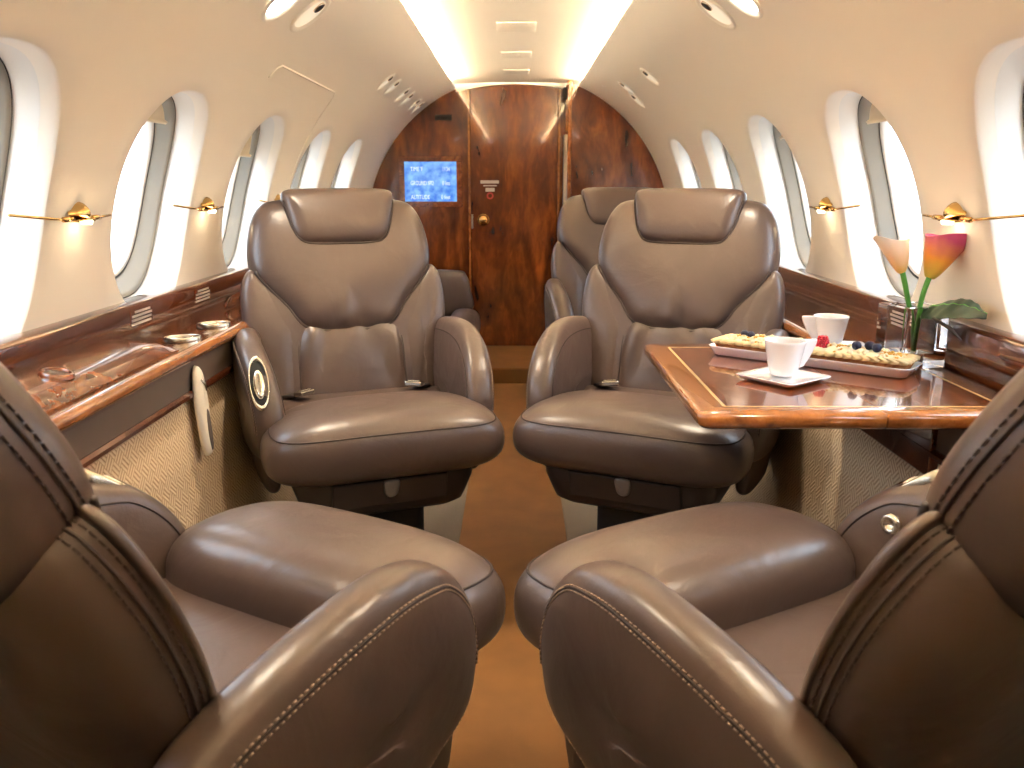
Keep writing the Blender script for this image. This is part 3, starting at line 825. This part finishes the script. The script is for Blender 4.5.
        if out:
            # recessed recline lever on the forward slope of the pad
            T = Vector((0, .045, -.055)).normalized(); Nn = Vector((0, .055, .045)).normalized()
            c = Vector((am(.20, .640, 0)[0], .298, .600 + az))
            if near:
                T = Vector((0, .054, -.042)).normalized(); Nn = Vector((0, .042, .054)).normalized(); c = Vector((c.x, .246, .634 + az))
            fm = lambda u, v, w: tuple(c + Vector((u, 0, 0)) + T * v + Nn * w)
            mb = MB(); ol = [(math.cos(2 * PI * k / 40) * .024, math.sin(2 * PI * k / 40) * .075) for k in range(40)]
            mb.loft([[fm(a * f, b * f, w) for a, b in ol] for f, w in ((1, -.006), (1.02, .004), (.96, .008), (.86, .006), (.82, -.002))], True)
            bz = mb.build('lever_bezel', M['nickel'], ar)
            mb = MB(); pillow(mb, [(math.cos(2 * PI * k / 32) * .015, math.sin(2 * PI * k / 32) * .042 + .006) for k in range(32)], [(0, -.02), (0, .03)], .014, .004, fm, n=6)
            mb.build('recline_lever', M['chrome'], ar)
            mb = MB(); mb.add([fm(a * .84, b * .84, .0015) for a, b in ol], [tuple(range(40))]); mb.build('lever_recess', M['black'], ar, smooth=False)
            if near and outboard > 0:
                mb = MB(); xx = sg * (abs(am(.2, .59, -.044)[0]))
                mb.lathe([(0, .004), (.007, .005), (.008, .009), (.014, .010), (.016, .004), (.016, 0)], (xx - sg * .004, .225, .590), 24, Matrix.Rotation(-sg * PI / 2, 3, 'Y'))
                mb.build('round_button', M['chrome'], ar)
    # lap belt ends
    for sg, on in zip((-1, 1), belts):
        if not on: continue
        mb = MB(); P = [(sg * .235, -.01, .465), (sg * .20, .03, .50), (sg * .165, .080, .508)]
        for a, b_ in zip(P, P[1:]):
            A, B = Vector(a), Vector(b_); d = (B - A).normalized(); w = d.cross(Vector((0, 0, 1))).normalized() * .022; h = Vector((0, 0, .0025))
            mb.add([A - w - h, A + w - h, A + w + h, A - w + h, B - w - h, B + w - h, B + w + h, B - w + h], [(0, 1, 2, 3), (4, 7, 6, 5), (0, 4, 5, 1), (1, 5, 6, 2), (2, 6, 7, 3), (3, 7, 4, 0)])
        be = mb.build('seat_belt', M['belt'], root, smooth=False)
        mb = MB(); A = Vector(P[2]); d = (Vector(P[2]) - Vector(P[1])).normalized(); w = d.cross(Vector((0, 0, 1))).normalized()
        rot = Matrix((w, d, w.cross(d))).transposed()
        mb.box(A + d * .012 + Vector((0, 0, .008)), (.052, .034, .014), rot); mb.build('buckle', M['chrome'], be, smooth=False, bevel=.004)
        mb = MB(); mb.box(A + d * .012 + Vector((0, 0, .016)), (.036, .018, .004), rot); mb.build('buckle_flap', M['nickel'], be, smooth=False, bevel=.0015)
    return root
make_seat((-.475, 2.49, 0), 180 + 22, 1, 'taupe leather club seat facing the viewer on the left, beside the wooden ledge', belts=(1, 1))
make_seat((.452, 2.49, 0), 180 - 25, -1, 'taupe leather club seat facing the viewer behind the wooden table', belts=(0, 1))
make_seat((.455, 3.72, 0), 180 + 4, -1, 'rearmost taupe club seat on the right, mostly hidden behind another seat', belts=(0, 0))
make_seat((-.498, .91, 0), -30, -1, 'near left club seat seen from behind, brown leather with stitched back', near=True, belts=(0, 0), rho=24, dy=.05, dz=.02, az=-.008)
make_seat((.480, .91, 0), 30, 1, 'near right club seat seen from behind, dark stitched back beside the table', near=True, belts=(0, 0), rho=25, dy=.05, dz=.02, az=-.008)

# low upholstered seat at the rear left
low = empty('side_couch', (-.535, 4.45, -.03), 0, 'low brown upholstered seat at the rear left beneath the screen', 'seat')
mb = MB(); pillow(mb, catmull([(-.24, .42), (-.24, .62), (-.2, .66), (.2, .66), (.265, .63), (.285, .56), (.285, .42), (0, .40)], 4), [(-.12, .54), (.16, .54)], .06, .06, lambda u, v, w: (u, .30 - w, v), n=7, p=3)
mb.build('backrest', M['leather'], low, sub=1, weld=True)
mb = MB(); pillow(mb, catmull([(-.25, -.3), (-.25, .26), (.27, .26), (.30, .2), (.30, -.24), (.24, -.3)], 4), [(-.12, 0), (.15, 0)], .06, .12, lambda u, v, w: (u, v, .37 + w), n=7, p=3)
mb.build('seat_cushion', M['leather'], low, sub=1, weld=True)
mb = MB(); pillow(mb, catmull([(-.3, .36), (-.28, .47), (-.1, .52), (.1, .50), (.26, .46), (.3, .36), (0, .30)], 4), [(-.15, .40), (.15, .40)], .075, .075, lambda u, v, w: (.27 + w, u - .02, v - .02), n=7, p=3)
mb.build('armrest', M['leather'], low, sub=1, weld=True)
mb = MB(); mb.box((0, -.02, .165), (.5, .5, .27)); mb.build('plinth', M['plinth'], low, smooth=False, bevel=.01)

# ------------------------------------------------------------------ table
TZ = .712
tb = empty('folding_table', (.56, 1.71, TZ), 0, 'glossy burl wood table with honey coloured edge standing out from the right wall', 'table')
def leaf(x0, x1, y0, y1, name_top, name_edge, open_side):
    bw = .042
    # framed edge with rounded nose, mitred; inlay line; burl field
    def rect(i): return (x0 + (i if open_side != 'in' else 0), x1 - (0 if open_side in ('out',) else i), y0 + i, y1 - i)
    def ringpts(i, z, r):
        ax0 = x0 + (i if open_side != 'in' else .0006); ax1 = x1 - (i if open_side == 'none' or open_side == 'in' else .0006); ay0, ay1 = y0 + i, y1 - i
        out = []; n = 4
        for (cx, cy, a0, use) in ((ax1, ay1, 0, open_side != 'out'), (ax0, ay1, 90, open_side != 'in'), (ax0, ay0, 180, open_side != 'in'), (ax1, ay0, 270, open_side != 'out')):
            q = r if use else .0008
            ccx = cx - q if a0 in (0, 270) else cx + q; ccy = cy - q if a0 in (0, 90) else cy + q
            for k in range(n + 1):
                a = rad(a0 + 90 * k / n); out.append((ccx + q * math.cos(a) - .56, ccy + q * math.sin(a) - 1.71, z))
        return out
    mb = MB(); mb.loft([ringpts(.0505, 0, .006), ringpts(.006, 0, .02), ringpts(.001, -.003, .022), ringpts(0, -.009, .023), ringpts(.001, -.020, .022), ringpts(.008, -.027, .02), ringpts(.03, -.028, .01)], True, False, True)
    ed = mb.build(name_edge, M['edge'], tb, bevel=0)
    mb = MB(); mb.loft([ringpts(.056, .0004, .004), ringpts(.050, .0004, .006)], True); mb.build('inlay', M['inlay'], tb, smooth=False)
    mb = MB(); mb.add(ringpts(.0555, .0003, .004), [tuple(range(20))]); mb.build(name_top, M['burl'], tb, smooth=False)
leaf(.302, .612, 1.385, 2.045, 'table_leaf', 'table_edge', 'out')
leaf(.6125, .884, 1.385, 2.045, 'table_leaf', 'table_edge', 'in')
mb = MB(); mb.box((.02, .02, -.045), (.42, .40, .03)); mb.box((.21, .02, -.10), (.02, .40, .12)); mb.build('support', M['walnut_dark'], tb, smooth=False, bevel=.004)
for yy in (1.55, 1.88):
    mb = MB(); mb.tube([(.0525, yy - 1.71 - .03, -.029), (.0525, yy - 1.71 + .03, -.029)], .004, n=8); mb.build('hinge', M['brass'], tb)

# ------------------------------------------------------------------ tableware
TT = TZ + .0012
def saucer(x, y, rz, lab):
    s_ = empty('saucer', (x, y, TT), rz, lab, 'saucer', 'square saucers')
    def sq(h, z, r=.010, n=4):
        out = []
        for (cx, cy, a0) in ((h - r, h - r, 0), (-h + r, h - r, 90), (-h + r, -h + r, 180), (h - r, -h + r, 270)):
            for k in range(n + 1):
                a = rad(a0 + 90 * k / n); out.append((cx + r * math.cos(a), cy + r * math.sin(a), z))
        return out
    mb = MB(); mb.loft([sq(.050, 0), sq(.060, .004), sq(.0645, .0085), sq(.066, .010), sq(.0645, .0108), sq(.055, .0085), sq(.03, .0068), sq(.008, .0068, .003)], True, True, True)
    mb.build('dish', M['porcelain'], s_)
    return s_
M['coffee'] = mat('coffee', (58, 32, 16), .1)
def cup(x, y, rz, lab):
    c = empty('coffee_cup', (x, y, TT + .0105), rz, lab, 'cup', 'coffee cups'); c.scale = (.92, .92, .92)
    mb = MB(); mb.lathe([(0, 0), (.024, 0), (.028, .003), (.032, .020), (.037, .045), (.0415, .068), (.0425, .0725), (.0415, .0735), (.0395, .0725), (.036, .05), (.030, .015), (.024, .008), (0, .007)], n=40)
    mb.build('bowl', M['porcelain'], c)
    mb = MB(); mb.lathe([(0, .058), (.0370, .058)], n=32); mb.build('coffee', M['coffee'], c)
    # solid wedge handle tapering down the wall of the cup
    mb = MB(); hw = .006
    prof = [(.038, .0735), (.070, .0735), (.073, .071), (.070, .060), (.058, .036), (.044, .016), (.031, .012)]
    n = len(prof)
    mb.add([(x_, -hw, z) for x_, z in prof] + [(x_, hw, z) for x_, z in prof], [tuple(range(n))[::-1], tuple(range(n, 2 * n))] + [(i, (i + 1) % n, n + (i + 1) % n, n + i) for i in range(n)])
    mb.build('handle', M['porcelain'], c, bevel=.003, bseg=3)
saucer(.515, 1.640, rad(38), 'white square saucer under the front cup on the table')
cup(.515, 1.642, rad(14), 'front white cup with a wedge handle on a square saucer')
saucer(.735, 1.955, rad(-8), 'white saucer under the rear cup, behind the long tart')
cup(.715, 1.960, rad(182), 'rear white cup behind the long tart near the ledge')

# long plate and tart
import mathutils
pc = Vector((.620, 1.806)); d = Vector((.355, -.285)); pl_len = .455; pa = math.atan2(d.y, d.x)
def rrect(hx, hy, r, z, n=5):
    out = []
    for (cx, cy, a0) in ((hx - r, hy - r, 0), (-hx + r, hy - r, 90), (-hx + r, -hy + r, 180), (hx - r, -hy + r, 270)):
        for k in range(n + 1):
            a = rad(a0 + 90 * k / n); out.append((cx + r * math.cos(a), cy + r * math.sin(a), z))
    return out
plate = empty('serving_plate', (pc.x, pc.y, TT), pa, 'long narrow white plate holding a fruit tart on the table', 'plate')
mb = MB(); mb.loft([rrect(.198, .040, .012, 0), rrect(.203, .044, .016, .002), rrect(.212, .051, .02, .018), rrect(.215, .053, .021, .021), rrect(.212, .051, .02, .0215), rrect(.204, .045, .016, .008), rrect(.19, .03, .01, .007)], True, True, True)
mb.build('dish', M['porcelain'], plate)
tart = empty('fruit_tart', (pc.x, pc.y, TT + .0085), pa, 'long rectangular tart with fluted crust, cream and berries on the white plate', 'tart')
M['crust'] = mat('baked_crust', (150, 92, 44), .7, bump=.4, bscale=160, var=.25, vscale=60)
M['pastry'] = mat('pale_pastry', (226, 200, 150), .6, bump=.4, bscale=160, var=.2, vscale=50)
M['cream'] = mat('whipped_cream', (240, 226, 190), .5, bump=.5, bscale=90, sub=.2)
M['crumb'] = mat('golden_crumb', (214, 160, 62), .6, bump=.4, bscale=300)
def flute(hx, hy, z, amp, n=220):
    q = [Vector(p) for p in rrect(hx, hy, .012, z)]
    per = sum((q[i] - q[i - 1]).length for i in range(len(q)))
    base = resample(q, per / n, True)[:n]
    N = len(base); out = []
    for i, p in enumerate(base):
        t = (base[(i + 1) % N] - base[i - 1]).normalized(); nrm = Vector((t.y, -t.x, 0))
        out.append(p + nrm * amp * abs(math.sin(i * PI / 4.0)) * 1.0 - nrm * amp * .5)
    return out
mb = MB(); mb.loft([flute(.194, .038, 0, .001), flute(.198, .042, .010, .004), flute(.201, .044, .019, .006), flute(.19, .03, .019, .0)], True, True, True)
mb.build('crust', M['crust'], tart)
mb = MB(); mb.loft([flute(.200, .043, .0185, .006), flute(.206, .047, .0195, .008), flute(.207, .048, .024, .008), flute(.200, .042, .028, .005), flute(.192, .034, .028, .001), flute(.18, .02, .026, .0)], True, True, True)
mb.build('pastry_rim', M['pastry'], tart)
mb = MB(); nx, ny = 60, 14
def crz(x, y):
    e = (1 - (abs(x) / .197) ** 6) * (1 - (abs(y) / .042) ** 4)
    return .022 + max(0, e) * (.012 + .003 * math.sin(x * 110 + y * 60) * math.cos(y * 190) + .002 * math.sin(x * 230 + 2))
mb.loft([[(-.197 + .394 * i / nx, -.042 + .084 * j / ny, crz(-.197 + .394 * i / nx, -.042 + .084 * j / ny)) for j in range(ny + 1)] for i in range(nx + 1)], False)
mb.build('cream', M['cream'], tart)
mb = MB()
for cx, cy, n, sp in ((-.06, .0, 26, .02), (.045, .0, 40, .022), (.165, .0, 40, .022), (-.17, .01, 24, .02), (-.115, -.01, 14, .014)):
    for k in range(n):
        x, y = cx + rnd.gauss(0, sp * .7), max(-.034, min(.034, cy + rnd.gauss(0, .015)))
        if abs(x) > .19: continue
        s_ = rnd.uniform(.0022, .0042)
        mb.box((x, y, crz(x, y) + s_ * .4), (s_ * 1.8, s_, s_ * .9), Matrix.Rotation(rnd.uniform(0, 6), 3, 'Z') @ Matrix.Rotation(rnd.uniform(-.6, .6), 3, 'X'))
cr_ = mb.build('nut_crumble', M['crumb'], tart, smooth=False); cr_['kind'] = 'stuff'
mb = MB()
for k in range(150):
    x, y = rnd.uniform(-.19, .19), rnd.uniform(-.037, .037); s_ = rnd.uniform(.003, .0068)
    mb.lathe([(0, s_), (s_ * .8, s_ * .6), (s_, 0), (s_ * .7, -s_ * .6)], (x, y, crz(x, y)), 7)
cr2 = mb.build('cream_peaks', M['cream'], tart); cr2['kind'] = 'stuff'
M['blueberry'] = mat('blueberry_skin', (32, 34, 62), .5, bump=.2, bscale=90, var=.3, vscale=60)
M['raspberry'] = mat('raspberry_flesh', (196, 24, 52), .35, coat=.3)
def on_tart(x, y, z): 
    p = Matrix.Rotation(pa, 3, 'Z') @ Vector((x, y, 0)); return (pc.x + p.x, pc.y + p.y, TT + .0085 + z)
def berry(x, y, lift, r, lab):
    b = empty('blueberry', on_tart(x, y, crz(x, y) + r * .85 + lift), rnd.uniform(0, 6), lab, 'berry', 'blueberries on the tart')
    mb = MB(); mb.lathe([(0, -r), (r * .5, -r * .86), (r * .87, -r * .48), (r, 0), (r * .87, r * .46), (r * .55, r * .78), (r * .36, r * .84), (r * .28, r * .70), (0, r * .68)], n=24)
    mb.build('skin', M['blueberry'], b)
    mb = MB()
    for k in range(5):
        a = 2 * PI * k / 5
        mb.add([(r * .34 * math.cos(a - .5), r * .34 * math.sin(a - .5), r * .83), (r * .34 * math.cos(a + .5), r * .34 * math.sin(a + .5), r * .83), (r * .52 * math.cos(a), r * .52 * math.sin(a), r * .98)], [(0, 1, 2)])
    mb.build('crown', M['blueberry'], b, smooth=False)
berry(.098, -.012, 0, .0098, 'left blueberry of the three near the right end of the tart')
berry(.118, .006, 0, .0102, 'middle blueberry of the three near the right end of the tart, highest')
berry(.137, -.010, 0, .0095, 'right blueberry of the three near the right end of the tart')
berry(-.150, .004, 0, .0085, 'left blueberry of the pair on the far left end of the tart')
berry(-.132, -.002, 0, .0085, 'right blueberry of the pair on the far left end of the tart')
rb = empty('raspberry', on_tart(.030, -.014, crz(.030, -.014) - .002), 0, 'single red raspberry on the middle of the tart beside the front cup', 'berry')
mb = MB()
for lv in range(6):
    z = .003 + .0036 * lv; rr_ = .0115 * math.sqrt(max(.05, 1 - (lv / 6.2) ** 2)); n = max(3, int(11 * rr_ / .0115))
    for k in range(n):
        a = 2 * PI * (k + .5 * (lv % 2)) / n; s_ = .0034
        mb.lathe([(0, -s_), (s_ * .7, -s_ * .7), (s_, 0), (s_ * .7, s_ * .7), (0, s_)], (rr_ * math.cos(a), rr_ * math.sin(a), z), 8)
mb.lathe([(0, .025), (.006, .022), (.010, .012), (.010, 0), (0, 0)], n=12)
mb.build('drupelets', M['raspberry'], rb)

# glass vase, callas and leaf
VX, VY, VR = .826, 1.80, rad(10)
vase = empty('glass_vase', (VX, VY, TT), VR, 'thick square clear glass vase holding two lilies on the table', 'vase')
mb = MB(); hb, hv = .050, .124
mb.loft([rrect(hb, hb, .003, 0, 2), rrect(hb, hb, .003, hv, 2), rrect(.034, .034, .006, hv, 2), rrect(.033, .033, .006, .028, 2)], True, True, True)
mb.build('block', M['vase'], vase, smooth=False, bevel=.0012)
M['stem'] = mat('calla_stem', (92, 160, 66), .4, var=.15, vscale=30)
M['leaf'] = mat('dark_variegated_leaf', (40, 62, 44), .35, var=.35, vscale=30)
def spathe_mat(name, c_in, c_mid, c_edge):
    m, nt, b = newmat(name); L = nt.links.new
    tc = nt.nodes.new('ShaderNodeTexCoord'); sp = nt.nodes.new('ShaderNodeSeparateXYZ')
    cr = nt.nodes.new('ShaderNodeValToRGB'); e = cr.color_ramp.elements
    e[0].position = 0; e[0].color = lin(c_in); e[1].position = 1; e[1].color = lin(c_edge)
    q = e.new(.45); q.color = lin(c_mid)
    mr = nt.nodes.new('ShaderNodeMapRange'); mr.inputs[1].default_value = 0; mr.inputs[2].default_value = .085
    n = nt.nodes.new('ShaderNodeTexNoise'); n.inputs['Scale'].default_value = 40
    ad = nt.nodes.new('ShaderNodeMath'); ad.operation = 'MULTIPLY_ADD'; ad.inputs[1].default_value = .3; 
    su = nt.nodes.new('ShaderNodeMath'); su.operation = 'SUBTRACT'; su.inputs[1].default_value = .15
    L(tc.outputs['Object'], sp.inputs[0]); L(sp.outputs['Z'], mr.inputs[0]); L(tc.outputs['Object'], n.inputs['Vector'])
    L(n.outputs['Fac'], ad.inputs[0]); L(mr.outputs[0], ad.inputs[2]); L(ad.outputs[0], su.inputs[0]); L(su.outputs[0], cr.inputs['Fac']); L(cr.outputs['Color'], b.inputs['Base Color'])
    b.inputs['Roughness'].default_value = .4; b.inputs['Subsurface Weight'].default_value = .15; b.inputs['Subsurface Radius'].default_value = (.01, .005, .003)
    return m
M['spathe_orange'] = spathe_mat('orange_pink_spathe', (214, 190, 80), (236, 160, 60), (190, 70, 130))
M['spathe_cream'] = spathe_mat('cream_peach_spathe', (236, 180, 90), (242, 200, 160), (244, 226, 206))
M['spadix'] = mat('spadix_yellow', (230, 180, 60), .6, bump=.5, bscale=400)
def calla(root_xyz, stem_pts, tilt_axis, tilt, size, m, lab, twist):
    c = empty('calla_lily', root_xyz, 0, lab, 'flower', 'calla lilies in the vase')
    P = catmull(stem_pts, 8, False)
    mb = MB(); mb.tube(P, [.0046 + .001 * i / len(P) for i in range(len(P))], n=12); mb.build('stem', M['stem'], c)
    top = Vector(P[-1])
    # flared funnel with one long pointed lip
    mb = MB(); rows = []; n = 36; m_ = 14
    for i in range(m_ + 1):
        t = i / m_; row = []
        for k in range(n + 1):
            g = -PI * 1.06 + 2 * PI * 1.06 * k / n
            lip = .5 + .5 * math.cos(g)                   # 1 at the pointed lip
            hgt = size * (.80 * t + .52 * t * t * lip ** 1.3)
            rr_ = size * (.070 + .25 * math.sin(PI / 2 * t) ** .85) * (1 + .05 * abs(g) / PI)
            flare = size * .26 * t ** 3 * lip ** 1.5
            curl = .07 * size * t ** 5 * (1 - lip)
            row.append((math.cos(g) * (rr_ + curl) + flare, math.sin(g) * (rr_ + curl) * (1 - .3 * lip * t), hgt + .035 * size * math.sin(3 * g + .6) * t ** 3 - .14 * size * t ** 6 * lip - .05 * size * t ** 6 * (1 - lip)))
        rows.append(row)
    mb.loft(rows, False)
    sp_ = mb.build('spathe', m, c, solid=.0014, sub=1)
    sp_.location = top - Vector((0, 0, .004)); sp_.rotation_mode = 'XYZ'; sp_.rotation_euler = (Matrix.Rotation(tilt, 3, tilt_axis) @ Matrix.Rotation(twist, 3, 'Z')).to_euler()
    mb = MB(); mb.tube([(0, 0, 0), (0, 0, size * .5)], [.004, .0035], n=10)
    sx = mb.build('spadix', M['spadix'], c); sx.location = sp_.location; sx.rotation_euler = sp_.rotation_euler
VB = (VX, VY, TT)
calla(VB, [(.010, .012, .030), (.004, .01, .08), (-.012, .008, .14), (-.030, .004, .195)], 'Y', rad(-20), .080, M['spathe_cream'], 'pale peach lily leaning left out of the glass vase', rad(205))
calla(VB, [(.000, -.012, .030), (.004, -.01, .08), (.010, -.010, .14), (.020, -.012, .185)], 'Y', rad(20), .106, M['spathe_orange'], 'orange and pink lily leaning right out of the glass vase', rad(-10))
lf = empty('green_leaf', VB, 0, 'broad dark green leaf lying sideways out of the glass vase', 'leaf')
mb = MB(); n = 24; rows = []
D1 = Vector((.20, -.98, .0)).normalized(); S1 = Vector((.72, .15, .52)).normalized()
for i in range(n + 1):
    t = i / n; c = Vector((.012, -.005, .118)) + D1 * (.19 * t) + Vector((0, 0, .026 * math.sin(t * 2.4) - .002))
    w = .034 * math.sin(PI * min(1, t * 1.0) ** .8) ** .8 if 0 < t < 1 else .0005
    rows.append([c + S1 * (w * s_) + Vector((0, 0, -.010 * abs(s_) ** 1.5 * 1 + .0015 * math.sin(t * 40 + abs(s_) * 3))) for s_ in (-1, -.7, -.4, -.1, 0, .1, .4, .7, 1)])
mb.loft(rows, False); mb.build('blade', M['leaf'], lf, solid=.0012, sub=1)
mb = MB(); mb.tube([r[4] + Vector((0, 0, -.001)) for r in rows], [.0022 - .0015 * i / n for i in range(n + 1)], n=8)
mb.tube([(.006, .0, .035), (.010, -.003, .09), (.012, -.005, .118)], .0024, n=8); mb.build('midrib', M['stem'], lf)
mb = MB(); mb.tube([rows[10][0], rows[10][0] + D1 * .05 + Vector((0, 0, -.012)), rows[10][0] + D1 * .085 + Vector((0, 0, -.030))], [.003, .004, .0015], n=8)
mb.build('curled_tip', M['vent'], lf)

# ------------------------------------------------------------------ light
w = bpy.data.worlds.new('sky'); SC.world = w; w.use_nodes = True
nt = w.node_tree; bg = nt.nodes['Background']; L = nt.links.new
tc = nt.nodes.new('ShaderNodeTexCoord'); sp = nt.nodes.new('ShaderNodeSeparateXYZ'); cr = nt.nodes.new('ShaderNodeValToRGB')
cr.color_ramp.elements[0].position = .44; cr.color_ramp.elements[0].color = (.32, .32, .31, 1)
cr.color_ramp.elements[1].position = .62; cr.color_ramp.elements[1].color = (.74, .87, 1, 1)
mr = nt.nodes.new('ShaderNodeMapRange'); mr.inputs[1].default_value = -1; mr.inputs[2].default_value = 1
L(tc.outputs['Generated'], sp.inputs[0]); L(sp.outputs['Z'], mr.inputs[0]); L(mr.outputs[0], cr.inputs['Fac']); L(cr.outputs['Color'], bg.inputs['Color'])
bg.inputs['Strength'].default_value = 4.6
for side in (-1, 1):
    for yc in WIN_Y:
        l = bpy.data.lights.new('window_portal', 'AREA'); l.shape = 'RECTANGLE'; l.size = .46; l.size_y = .38
        l.cycles.is_portal = True
        o = bpy.data.objects.new('window_portal', l); COL.objects.link(o)
        p = Vector(surf(0, 0, yc, side, .15)); o.location = p
        inward = Vector((-side * math.cos(rad(A_C)), 0, -math.sin(rad(A_C))))
        o.rotation_euler = inward.to_track_quat('-Z', 'Y').to_euler()
# spots at the two lit reading lights, plus an unseen nearer pair added to brighten
for side, y, a in ((-1, 2.26, 51.8), (1, 2.29, 53), (-1, 1.0, 52), (1, 1.0, 52)):
    l = bpy.data.lights.new('reading_fill_spot', 'SPOT'); l.energy = 14; l.spot_size = rad(100); l.spot_blend = .8; l.color = (1, .83, .62); l.shadow_soft_size = .03
    o = bpy.data.objects.new('reading_fill_spot', l); COL.objects.link(o)
    x, _, z = wp(a, y, R - .03); o.location = (side * x, y, z)
    o.rotation_euler = Vector((-side * .25, 0, -1)).to_track_quat('-Z', 'Y').to_euler()

# ------------------------------------------------------------------ camera
cam = bpy.data.cameras.new('camera'); co = bpy.data.objects.new('camera', cam); COL.objects.link(co)
cam.sensor_width = 36; cam.lens = 870 / 1024 * 36; cam.clip_start = .02
co.location = (0, 0, H); co.rotation_euler = (PI / 2 - math.atan(199 / 870), 0, math.atan(4 / 870))
cam.dof.use_dof = True; cam.dof.focus_distance = 2.1; cam.dof.aperture_fstop = 9
SC.camera = co
SC.view_settings.view_transform = 'Standard'; SC.view_settings.look = 'None'
SC.view_settings.gamma = 1; SC.view_settings.use_curve_mapping = False
SC.view_settings.exposure = 1.25
SC.cycles.max_bounces = 10; SC.cycles.diffuse_bounces = 5; SC.cycles.glossy_bounces = 4; SC.cycles.transmission_bounces = 8
SC.cycles.caustics_reflective = False; SC.cycles.caustics_refractive = False
